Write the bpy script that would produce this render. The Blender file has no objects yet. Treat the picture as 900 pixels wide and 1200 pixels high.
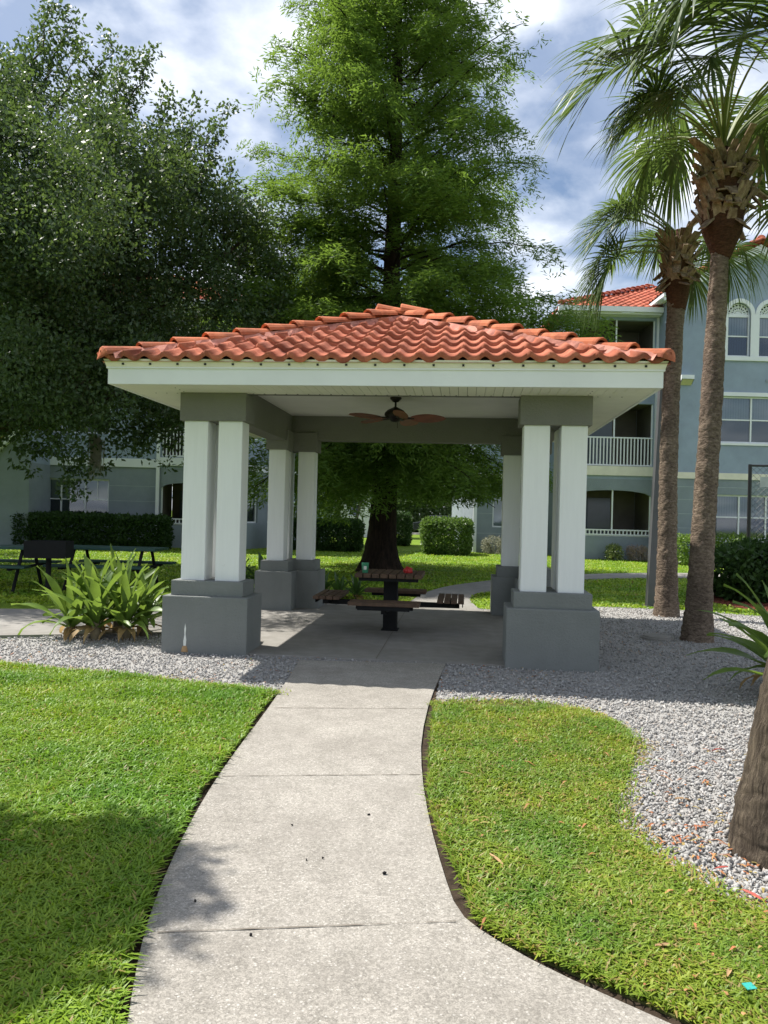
import bpy, bmesh, math, random
import numpy as np
from mathutils import Vector, Matrix, Euler
R = math.radians
sc = bpy.context.scene
col = sc.collection
rng = np.random.default_rng(7)
random.seed(7)

# ------------------------------------------------------------------ camera, sky, sun, exposure
CAM_H, F_PX, PITCH, ROLL = 1.5, 900.0, 0.0017, 0.025
cd = bpy.data.cameras.new('camera'); cam = bpy.data.objects.new('camera', cd); col.objects.link(cam)
cam.location = (0, 0, CAM_H)
cam.rotation_euler = (Matrix.Rotation(math.pi/2 + PITCH, 4, 'X') @ Matrix.Rotation(ROLL, 4, 'Z')).to_euler()
cd.sensor_fit = 'VERTICAL'; cd.sensor_height = 36; cd.lens = 36*F_PX/1200
cd.clip_start = 0.05; cd.clip_end = 2000
sc.camera = cam

SUN = Vector((-0.55, 0.27, 1.0)).normalized()
w = bpy.data.worlds.new('World'); sc.world = w; w.use_nodes = True
nt = w.node_tree; nt.nodes.clear()
def wn(t, **k):
    n = nt.nodes.new(t)
    for a, b in k.items(): setattr(n, a, b)
    return n
sky = wn('ShaderNodeTexSky', sky_type='NISHITA', sun_disc=False)
sky.sun_elevation = math.asin(SUN.z); sky.sun_rotation = math.atan2(SUN.x, SUN.y)
sky.air_density = 1.0; sky.dust_density = 1.2; sky.ozone_density = 1.0
tc = wn('ShaderNodeTexCoord'); sep = wn('ShaderNodeSeparateXYZ'); nt.links.new(tc.outputs['Generated'], sep.inputs[0])
ad = wn('ShaderNodeMath', operation='ADD'); nt.links.new(sep.outputs[2], ad.inputs[0]); ad.inputs[1].default_value = 0.22
dx = wn('ShaderNodeMath', operation='DIVIDE'); nt.links.new(sep.outputs[0], dx.inputs[0]); nt.links.new(ad.outputs[0], dx.inputs[1])
dy = wn('ShaderNodeMath', operation='DIVIDE'); nt.links.new(sep.outputs[1], dy.inputs[0]); nt.links.new(ad.outputs[0], dy.inputs[1])
cmb = wn('ShaderNodeCombineXYZ'); nt.links.new(dx.outputs[0], cmb.inputs[0]); nt.links.new(dy.outputs[0], cmb.inputs[1]); cmb.inputs[2].default_value = 0.35
n1 = wn('ShaderNodeTexNoise'); n1.inputs['Scale'].default_value = 1.5; n1.inputs['Detail'].default_value = 9; n1.inputs['Roughness'].default_value = 0.56
n1.inputs['Distortion'].default_value = 0.35
nt.links.new(cmb.outputs[0], n1.inputs['Vector'])
n2 = wn('ShaderNodeTexNoise'); n2.inputs['Scale'].default_value = 4.2; n2.inputs['Detail'].default_value = 7
nt.links.new(cmb.outputs[0], n2.inputs['Vector'])
rp = wn('ShaderNodeValToRGB'); rp.color_ramp.elements[0].position = 0.37; rp.color_ramp.elements[1].position = 0.57
nt.links.new(n1.outputs[0], rp.inputs[0])
rc = wn('ShaderNodeValToRGB')
rc.color_ramp.elements[0].position = 0.40; rc.color_ramp.elements[0].color = (3.2, 4.0, 5.6, 1)
rc.color_ramp.elements[1].position = 0.60; rc.color_ramp.elements[1].color = (10.0, 10.4, 11.0, 1)
nt.links.new(n2.outputs[0], rc.inputs[0])
mx = wn('ShaderNodeMix', data_type='RGBA'); nt.links.new(rp.outputs[0], mx.inputs[0])
nt.links.new(sky.outputs[0], mx.inputs[6]); nt.links.new(rc.outputs[0], mx.inputs[7])
bg = wn('ShaderNodeBackground'); bg.inputs[1].default_value = 0.085; nt.links.new(mx.outputs[2], bg.inputs[0])
wo = wn('ShaderNodeOutputWorld'); nt.links.new(bg.outputs[0], wo.inputs[0])

sd = bpy.data.lights.new('sun', 'SUN'); sd.energy = 5.0; sd.angle = R(0.53); sd.color = (1.0, 0.955, 0.88)
so = bpy.data.objects.new('sun', sd); col.objects.link(so); so.rotation_euler = SUN.to_track_quat('Z', 'Y').to_euler(); so.location = (-20, 12, 40)
sc.view_settings.view_transform = 'Standard'; sc.view_settings.look = 'None'
sc.view_settings.exposure = 0.70; sc.view_settings.gamma = 1.0

# ------------------------------------------------------------------ helpers
def ray(px, py):
    x, y = px-450.0, py-600.0
    c, s = math.cos(ROLL), math.sin(ROLL)
    a, b = x*c + y*s, -x*s + y*c
    up = -b/F_PX
    return np.array([a/F_PX, math.cos(PITCH) - up*math.sin(PITCH), up*math.cos(PITCH) + math.sin(PITCH)])
def gp(px, py, z=0.0):                     # a photograph pixel to the point it shows on the level z
    d = ray(px, py); t = (z-CAM_H)/d[2]
    return np.array([d[0]*t, d[1]*t, z])
def at(px, py, Y):                         # a photograph pixel to its point at distance Y
    d = ray(px, py); t = Y/d[1]
    return np.array([d[0]*t, Y, CAM_H + d[2]*t])

def thing(name, label, cat, loc=(0, 0, 0), rz=0, group=None):
    o = bpy.data.objects.new(name, None); col.objects.link(o)
    o.location = loc; o.rotation_euler = (0, 0, rz); o.empty_display_size = 0.2
    o['label'] = label; o['category'] = cat
    if group: o['group'] = group
    return o
def tag(o, label=None, cat=None, group=None, kind=None):
    if label: o['label'] = label
    if cat: o['category'] = cat
    if group: o['group'] = group
    if kind: o['kind'] = kind
    return o
def copy_thing(o, parent=None):
    c = o.copy(); col.objects.link(c)
    if parent: c.parent = parent
    for ch in list(o.children): copy_thing(ch, c)
    return c
def fast(name, V, Fc, mats, parent=None, midx=None, smooth=False):
    V = np.asarray(V, dtype=np.float32).reshape(-1, 3); Fc = np.asarray(Fc, dtype=np.int32)
    k = Fc.shape[1]
    me = bpy.data.meshes.new(name)
    me.vertices.add(len(V)); me.vertices.foreach_set('co', V.ravel())
    me.loops.add(Fc.size); me.loops.foreach_set('vertex_index', Fc.ravel())
    me.polygons.add(len(Fc)); me.polygons.foreach_set('loop_start', np.arange(0, Fc.size, k, dtype=np.int32))
    me.polygons.foreach_set('loop_total', np.full(len(Fc), k, dtype=np.int32))
    for m in (mats if isinstance(mats, (list, tuple)) else [mats]): me.materials.append(m)
    if midx is not None: me.polygons.foreach_set('material_index', np.asarray(midx, dtype=np.int32))
    if smooth: me.polygons.foreach_set('use_smooth', np.ones(len(Fc), dtype=bool))
    me.update(calc_edges=True)
    o = bpy.data.objects.new(name, me); col.objects.link(o)
    if parent: o.parent = parent
    return o
class MB:
    """collects shapes and links them as one mesh"""
    def __init__(s): s.v = []; s.f = []; s.m = []
    def add(s, V, F, m=0, M=None):
        b = len(s.v)
        for p in V:
            p = Vector(p)
            if M is not None: p = M @ p
            s.v.append(tuple(p))
        for f in F: s.f.append(tuple(i+b for i in f)); s.m.append(m)
        return s
    def box(s, x0, x1, y0, y1, z0, z1, m=0, M=None):
        V = [(x0,y0,z0),(x1,y0,z0),(x1,y1,z0),(x0,y1,z0),(x0,y0,z1),(x1,y0,z1),(x1,y1,z1),(x0,y1,z1)]
        return s.add(V, [(0,3,2,1),(4,5,6,7),(0,1,5,4),(1,2,6,5),(2,3,7,6),(3,0,4,7)], m, M)
    def prism(s, pts, z0, z1, m=0, M=None):
        n = len(pts)
        V = [(x, y, z0) for x, y in pts] + [(x, y, z1) for x, y in pts]
        F = [tuple(range(n-1, -1, -1)), tuple(range(n, 2*n))] + [(i, (i+1) % n, n+(i+1) % n, n+i) for i in range(n)]
        return s.add(V, F, m, M)
    def tube(s, pts, rad, n=8, m=0, cap=True):
        pts = [Vector(p) for p in pts]
        if not isinstance(rad, (list, tuple, np.ndarray)): rad = [rad]*len(pts)
        b = len(s.v); up = None
        for i, p in enumerate(pts):
            t = (pts[min(i+1, len(pts)-1)] - pts[max(i-1, 0)]).normalized()
            if up is None: up = t.orthogonal().normalized()
            up = (up - t*up.dot(t)).normalized(); sd_ = t.cross(up)
            for k in range(n):
                a = 2*math.pi*k/n
                s.v.append(tuple(p + (up*math.cos(a) + sd_*math.sin(a))*rad[i]))
        for i in range(len(pts)-1):
            for k in range(n):
                s.f.append((b+i*n+k, b+i*n+(k+1) % n, b+(i+1)*n+(k+1) % n, b+(i+1)*n+k)); s.m.append(m)
        if cap:
            s.f.append(tuple(b+k for k in range(n-1, -1, -1))); s.m.append(m)
            s.f.append(tuple(b+(len(pts)-1)*n+k for k in range(n))); s.m.append(m)
        return s
    def lathe(s, prof, c=(0, 0), n=16, m=0):
        b = len(s.v)
        for r, z in prof:
            for k in range(n):
                a = 2*math.pi*k/n; s.v.append((c[0]+r*math.cos(a), c[1]+r*math.sin(a), z))
        for i in range(len(prof)-1):
            for k in range(n):
                s.f.append((b+i*n+k, b+i*n+(k+1) % n, b+(i+1)*n+(k+1) % n, b+(i+1)*n+k)); s.m.append(m)
        s.f.append(tuple(b+k for k in range(n-1, -1, -1))); s.m.append(m)
        s.f.append(tuple(b+(len(prof)-1)*n+k for k in range(n))); s.m.append(m)
        return s
    def build(s, name, mats, parent=None, smooth=False, bevel=0, angle=35):
        me = bpy.data.meshes.new(name); me.from_pydata(s.v, [], s.f)
        for mm in (mats if isinstance(mats, (list, tuple)) else [mats]): me.materials.append(mm)
        me.polygons.foreach_set('material_index', s.m)
        if smooth: me.polygons.foreach_set('use_smooth', [True]*len(s.f))
        me.update()
        if bevel:
            bm = bmesh.new(); bm.from_mesh(me)
            bmesh.ops.remove_doubles(bm, verts=bm.verts, dist=1e-5)
            es = [e for e in bm.edges if len(e.link_faces) == 2 and e.calc_face_angle(0) > R(30)]
            bmesh.ops.bevel(bm, geom=es, offset=bevel, segments=2, affect='EDGES', profile=0.6)
            bm.to_mesh(me); bm.free()
        o = bpy.data.objects.new(name, me); col.objects.link(o)
        if parent: o.parent = parent
        return o
def poly_np(pts): return np.asarray([(p[0], p[1]) for p in pts])
def inside(P, poly):
    x, y = P[:, 0], P[:, 1]; c = np.zeros(len(P), bool); n = len(poly); j = n-1
    for i in range(n):
        xi, yi = poly[i]; xj, yj = poly[j]
        t = ((yi > y) != (yj > y)) & (x < (xj-xi)*(y-yi)/((yj-yi) + 1e-12)+xi)
        c ^= t; j = i
    return c
def smooth_poly(pts, it=2):
    P = np.asarray(pts, float)
    for _ in range(it):
        Q = np.roll(P, -1, 0); P = np.stack([P*.75+Q*.25, P*.25+Q*.75], 1).reshape(-1, P.shape[1])
    return P
def smooth_line(pts, it=2):
    P = np.asarray(pts, float)
    for _ in range(it):
        a, b = P[:-1], P[1:]
        P = np.concatenate([P[:1], np.stack([a*.75+b*.25, a*.25+b*.75], 1).reshape(-1, P.shape[1]), P[-1:]])
    return P
def vnoise(P, s, seed=0):
    """cheap value noise for numpy points"""
    r = np.random.default_rng(seed); T = r.random((32, 32, 32))
    Q = np.asarray(P)*s; I = np.floor(Q).astype(int); f = Q-I; f = f*f*(3-2*f)
    o = 0
    for dx_ in (0, 1):
        for dy_ in (0, 1):
            for dz_ in (0, 1):
                wt = (f[:, 0] if dx_ else 1-f[:, 0])*(f[:, 1] if dy_ else 1-f[:, 1])*(f[:, 2] if dz_ else 1-f[:, 2])
                o = o + wt*T[(I[:, 0]+dx_) % 32, (I[:, 1]+dy_) % 32, (I[:, 2]+dz_) % 32]
    return o
def norm(a): return a/(np.linalg.norm(a, axis=-1, keepdims=True)+1e-9)
def leaves(P, D, N, L, W, fold=0.0):
    """one rhombic leaf per point: D along, N facing"""
    D = norm(D); S = norm(np.cross(D, N)); N2 = np.cross(S, D)
    L = np.broadcast_to(np.asarray(L), (len(P),))[:, None]; W = np.broadcast_to(np.asarray(W), (len(P),))[:, None]
    mid = P + D*L*0.45 + N2*L*fold
    V = np.stack([P, mid+S*W*.5, P+D*L, mid-S*W*.5], 1).reshape(-1, 3)
    return V, np.arange(len(V)).reshape(-1, 4)

# ------------------------------------------------------------------ materials
def mat(name):
    m = bpy.data.materials.new(name); m.use_nodes = True
    return m, m.node_tree, m.node_tree.nodes['Principled BSDF']
def node(t, ty, **k):
    n = t.nodes.new(ty)
    for a, b in k.items(): setattr(n, a, b)
    return n
def noise(t, scale, detail=4, rough=.55, vec=None, stretch=None, coord='Object'):
    tcn = node(t, 'ShaderNodeTexCoord'); n = node(t, 'ShaderNodeTexNoise')
    n.inputs['Scale'].default_value = scale; n.inputs['Detail'].default_value = detail; n.inputs['Roughness'].default_value = rough
    if stretch:
        mp = node(t, 'ShaderNodeMapping'); mp.inputs['Scale'].default_value = stretch
        t.links.new(tcn.outputs[coord], mp.inputs[0]); t.links.new(mp.outputs[0], n.inputs['Vector'])
    else: t.links.new(tcn.outputs[coord], n.inputs['Vector'])
    return n
def ramp(t, src, stops):
    r = node(t, 'ShaderNodeValToRGB'); e = r.color_ramp.elements
    while len(e) > len(stops): e.remove(e[-1])
    while len(e) < len(stops): e.new(0.5)
    for i, (p, c) in enumerate(stops):
        e[i].position = p; e[i].color = (*c, 1) if len(c) == 3 else c
    t.links.new(src, r.inputs[0]); return r
def bump(t, b, src, strength=.3, dist=.01):
    n = node(t, 'ShaderNodeBump'); n.inputs['Strength'].default_value = strength; n.inputs['Distance'].default_value = dist
    t.links.new(src, n.inputs['Height']); t.links.new(n.outputs[0], b.inputs['Normal']); return n
def mixc(t, fac, a, b, mode='MIX'):
    m = node(t, 'ShaderNodeMix', data_type='RGBA', blend_type=mode)
    for i, x in ((0, fac), (6, a), (7, b)):
        if hasattr(x, 'links') or hasattr(x, 'is_linked'): t.links.new(x, m.inputs[i])
        elif i == 0: m.inputs[0].default_value = x
        else: m.inputs[i].default_value = (*x, 1)
    return m.outputs[2]
def plain(name, c, rough=.6, var=.12, scale=6, bs=0, bscale=60, metal=0, spec=.5, dist=.006):
    m, t, b = mat(name)
    n = noise(t, scale, 5, .6)
    lo = tuple(x*(1-var) for x in c); hi = tuple(min(1, x*(1+var)) for x in c)
    t.links.new(ramp(t, n.outputs[0], [(.3, lo), (.7, hi)]).outputs[0], b.inputs['Base Color'])
    b.inputs['Roughness'].default_value = rough; b.inputs['Metallic'].default_value = metal
    b.inputs['Specular IOR Level'].default_value = spec
    if bs: bump(t, b, noise(t, bscale, 4).outputs[0], bs, dist)
    return m
def leafmat(name, a, b2, trans=.3, rough=.42, scale=.8, tcol=None, spec=.5, fine=9):
    m, t, b = mat(name)
    n = noise(t, scale, 3, .6); n2_ = noise(t, fine, 2, .7)
    md = node(t, 'ShaderNodeMath', operation='MULTIPLY_ADD'); md.inputs[1].default_value = .5; t.links.new(n.outputs[0], md.inputs[0])
    m2 = node(t, 'ShaderNodeMath', operation='MULTIPLY'); m2.inputs[1].default_value = .5; t.links.new(n2_.outputs[0], m2.inputs[0]); t.links.new(m2.outputs[0], md.inputs[2])
    r = ramp(t, md.outputs[0], [(.32, a), (.66, b2)])
    t.links.new(r.outputs[0], b.inputs['Base Color']); b.inputs['Roughness'].default_value = rough
    b.inputs['Specular IOR Level'].default_value = spec
    tr = node(t, 'ShaderNodeBsdfTranslucent'); tr.inputs[0].default_value = (*(tcol or tuple(min(1, x*1.6) for x in b2)), 1)
    mxs = node(t, 'ShaderNodeMixShader'); mxs.inputs[0].default_value = trans
    t.links.new(b.outputs[0], mxs.inputs[1]); t.links.new(tr.outputs[0], mxs.inputs[2])
    t.links.new(mxs.outputs[0], t.nodes['Material Output'].inputs[0])
    return m

def m_concrete(name, base=.50, speck=True):
    m, t, b = mat(name)
    big = noise(t, .9, 6, .62); mid = noise(t, 7, 5, .6)
    c1 = ramp(t, big.outputs[0], [(.3, (base*.78, base*.735, base*.665)), (.7, (base*1.08, base*1.03, base*.945))])
    c2 = ramp(t, mid.outputs[0], [(.35, (.84, .84, .83)), (.62, (1, 1, 1))])
    c = mixc(t, 1.0, c1.outputs[0], c2.outputs[0], 'MULTIPLY')
    if speck:
        tcn = node(t, 'ShaderNodeTexCoord')
        def cells(sc_, lo, hi):
            v = node(t, 'ShaderNodeTexVoronoi'); v.inputs['Scale'].default_value = sc_; t.links.new(tcn.outputs['Object'], v.inputs['Vector'])
            sp_ = node(t, 'ShaderNodeSeparateColor'); t.links.new(v.outputs['Color'], sp_.inputs[0])
            return v, ramp(t, sp_.outputs[0], [(0, lo), (1, hi)]).outputs[0], sp_.outputs[1]
        v1_, j1, r1_ = cells(95, (.80, .79, .77), (1.16, 1.15, 1.13)); c = mixc(t, 1.0, c, j1, 'MULTIPLY')
        v2_, j2, r2_ = cells(230, (.74, .73, .71), (1.22, 1.21, 1.2)); c = mixc(t, 1.0, c, j2, 'MULTIPLY')
        rs = ramp(t, v1_.outputs['Distance'], [(.30, (1, 1, 1)), (.46, (0, 0, 0))]); rw = ramp(t, r1_, [(.82, (0, 0, 0)), (.90, (.42, .42, .42))])
        c = mixc(t, mixc(t, 1.0, rs.outputs[0], rw.outputs[0], 'MULTIPLY'), c, (base*1.9, base*1.83, base*1.7))
        rd = ramp(t, v2_.outputs['Distance'], [(.25, (1, 1, 1)), (.45, (0, 0, 0))]); rk_ = ramp(t, r2_, [(.80, (0, 0, 0)), (.9, (.6, .6, .6))])
        c = mixc(t, mixc(t, 1.0, rd.outputs[0], rk_.outputs[0], 'MULTIPLY'), c, (.11, .098, .083))
    st = noise(t, 1.9, 8, .72); rs2 = ramp(t, st.outputs[0], [(.48, (0, 0, 0)), (.72, (.5, .5, .5))])
    c = mixc(t, rs2.outputs[0], c, (base*.58, base*.53, base*.46))
    t.links.new(c, b.inputs['Base Color']); b.inputs['Roughness'].default_value = .88
    bump(t, b, noise(t, 140, 4, .7).outputs[0], .35, .004)
    return m
def m_stucco(name, c, scores=False, stain=.25):
    m, t, b = mat(name)
    n = noise(t, 1.1, 6, .65); lo = tuple(x*.86 for x in c); hi = tuple(x*1.08 for x in c)
    cc = ramp(t, n.outputs[0], [(.3, lo), (.7, hi)]).outputs[0]
    v = noise(t, 2.0, 5, .6, stretch=(2.2, 2.2, .25)); rv = ramp(t, v.outputs[0], [(.55, (0, 0, 0)), (.8, (stain, stain, stain))])
    cc = mixc(t, rv.outputs[0], cc, tuple(x*.62 for x in c))
    t.links.new(cc, b.inputs['Base Color']); b.inputs['Roughness'].default_value = .92; b.inputs['Specular IOR Level'].default_value = .25
    bump(t, b, noise(t, 42, 6, .75).outputs[0], .8, .016)
    return m
def m_wood_paint(name, c):
    m, t, b = mat(name)
    n = noise(t, 3, 6, .65, stretch=(9, 9, .7)); n2_ = noise(t, 5, 6, .7)
    cc = ramp(t, n.outputs[0], [(.28, tuple(x*.95 for x in c)), (.6, c)]).outputs[0]
    rd = ramp(t, n2_.outputs[0], [(.68, (0, 0, 0)), (.76, (.5, .5, .5))])
    cc = mixc(t, rd.outputs[0], cc, (.42, .40, .36))
    t.links.new(cc, b.inputs['Base Color']); b.inputs['Roughness'].default_value = .6
    bump(t, b, noise(t, 30, 5, .6, stretch=(6, 6, .4)).outputs[0], .25, .004)
    return m
def m_tile(name, dark, light, scale=1.0):
    m, t, b = mat(name)
    n = noise(t, 4.5*scale, 5, .65); f = noise(t, 26*scale, 5, .7)
    cc = ramp(t, n.outputs[0], [(.25, dark), (.5, tuple((a+q)/2 for a, q in zip(dark, light))), (.75, light)]).outputs[0]
    rf = ramp(t, f.outputs[0], [(.52, (0, 0, 0)), (.75, (.7, .7, .7))]); cc = mixc(t, rf.outputs[0], cc, (.50, .225, .14))
    g = noise(t, 1.7*scale, 6, .7); rg = ramp(t, g.outputs[0], [(.52, (0, 0, 0)), (.70, (.8, .8, .8))]); cc = mixc(t, rg.outputs[0], cc, (.17, .06, .045))
    vo = node(t, 'ShaderNodeTexVoronoi'); vo.inputs['Scale'].default_value = 4.2*scale; tcv = node(t, 'ShaderNodeTexCoord'); t.links.new(tcv.outputs['Object'], vo.inputs['Vector'])
    sv = node(t, 'ShaderNodeSeparateColor'); t.links.new(vo.outputs['Color'], sv.inputs[0])
    cc = mixc(t, 1.0, cc, ramp(t, sv.outputs[0], [(0, (.72, .68, .66)), (.5, (1, 1, 1)), (1, (1.16, 1.14, 1.12))]).outputs[0], 'MULTIPLY')
    t.links.new(cc, b.inputs['Base Color']); b.inputs['Roughness'].default_value = .88; b.inputs['Specular IOR Level'].default_value = .2
    bump(t, b, noise(t, 70*scale, 4, .7).outputs[0], .3, .004)
    return m
def m_bark(name, dark, light, st=(1, 1, 1), scale=14, bs=.9, dist=.03):
    m, t, b = mat(name)
    n = noise(t, scale, 7, .7, stretch=st)
    cc = ramp(t, n.outputs[0], [(.32, dark), (.55, tuple((a+q)/2 for a, q in zip(dark, light))), (.72, light)]).outputs[0]
    big = noise(t, 2.2, 4, .6); rb = ramp(t, big.outputs[0], [(.4, (.72, .7, .68)), (.65, (1.1, 1.08, 1.04))])
    cc = mixc(t, 1.0, cc, rb.outputs[0], 'MULTIPLY')
    t.links.new(cc, b.inputs['Base Color']); b.inputs['Roughness'].default_value = .92; b.inputs['Specular IOR Level'].default_value = .2
    bump(t, b, n.outputs[0], bs, dist)
    return m
def m_grass_ground():
    m, t, b = mat('lawn_ground')
    n = noise(t, .35, 5, .6); f = noise(t, 14, 6, .75); ff = noise(t, 60, 4, .8)
    a = ramp(t, n.outputs[0], [(.3, (.12, .195, .022)), (.7, (.185, .28, .034))]).outputs[0]
    r2 = ramp(t, f.outputs[0], [(.3, (.55, .6, .5)), (.65, (1.15, 1.12, 1.05))])
    cc = mixc(t, 1.0, a, r2.outputs[0], 'MULTIPLY')
    r3 = ramp(t, ff.outputs[0], [(.35, (.6, .6, .6)), (.6, (1.15, 1.15, 1.1))]); cc = mixc(t, 1.0, cc, r3.outputs[0], 'MULTIPLY')
    t.links.new(cc, b.inputs['Base Color']); b.inputs['Roughness'].default_value = .95; b.inputs['Specular IOR Level'].default_value = .1
    bump(t, b, f.outputs[0], .8, .05)
    return m
def m_ground(name, cols, scale, bs=.6, dist=.02):
    m, t, b = mat(name)
    n = noise(t, scale, 7, .75)
    t.links.new(ramp(t, n.outputs[0], cols).outputs[0], b.inputs['Base Color']); b.inputs['Roughness'].default_value = .95; b.inputs['Specular IOR Level'].default_value = .15
    bump(t, b, n.outputs[0], bs, dist)
    return m
def m_glass(name, c, rough=.08):
    m, t, b = mat(name)
    n = noise(t, 1.5, 3); t.links.new(ramp(t, n.outputs[0], [(.3, tuple(x*.8 for x in c)), (.7, c)]).outputs[0], b.inputs['Base Color'])
    b.inputs['Roughness'].default_value = rough; b.inputs['Specular IOR Level'].default_value = .6
    return m
def m_stone():
    m, t, b = mat('gravel_stone')
    oi = node(t, 'ShaderNodeNewGeometry')
    wv = ramp(t, oi.outputs['Random Per Island'], [(0, (.22, .213, .205)), (.2, (.30, .293, .282)), (.55, (.37, .363, .35)), (.85, (.44, .43, .415)), (.96, (.34, .29, .25)), (1, (.50, .49, .475))])
    f = noise(t, 60, 4, .7); rf = ramp(t, f.outputs[0], [(.3, (.8, .8, .8)), (.65, (1.05, 1.05, 1.05))])
    t.links.new(mixc(t, 1.0, wv.outputs[0], rf.outputs[0], 'MULTIPLY'), b.inputs['Base Color']); b.inputs['Roughness'].default_value = .9
    b.inputs['Specular IOR Level'].default_value = .25
    return m
def m_blade(name, a, b2, dry=(.30, .24, .09), dryness=.05, trans=.3, patch=1.2):
    m, t, b = mat(name)
    g = node(t, 'ShaderNodeNewGeometry')
    r = ramp(t, g.outputs['Random Per Island'], [(0, a), (.5, tuple((x+y)/2 for x, y in zip(a, b2))), (1-dryness-.02, b2), (1-dryness+.01, dry)])
    n = noise(t, patch, 4, .6); rn = ramp(t, n.outputs[0], [(.35, (.62, .80, .72)), (.65, (1.25, 1.08, 1.0))])
    c = mixc(t, 1.0, r.outputs[0], rn.outputs[0], 'MULTIPLY')
    t.links.new(c, b.inputs['Base Color']); b.inputs['Roughness'].default_value = .5; b.inputs['Specular IOR Level'].default_value = .35
    tr = node(t, 'ShaderNodeBsdfTranslucent'); t.links.new(mixc(t, 1.0, c, (1.6, 1.7, 1.0), 'MULTIPLY'), tr.inputs[0])
    ms = node(t, 'ShaderNodeMixShader'); ms.inputs[0].default_value = trans
    t.links.new(b.outputs[0], ms.inputs[1]); t.links.new(tr.outputs[0], ms.inputs[2]); t.links.new(ms.outputs[0], t.nodes['Material Output'].inputs[0])
    return m

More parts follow.
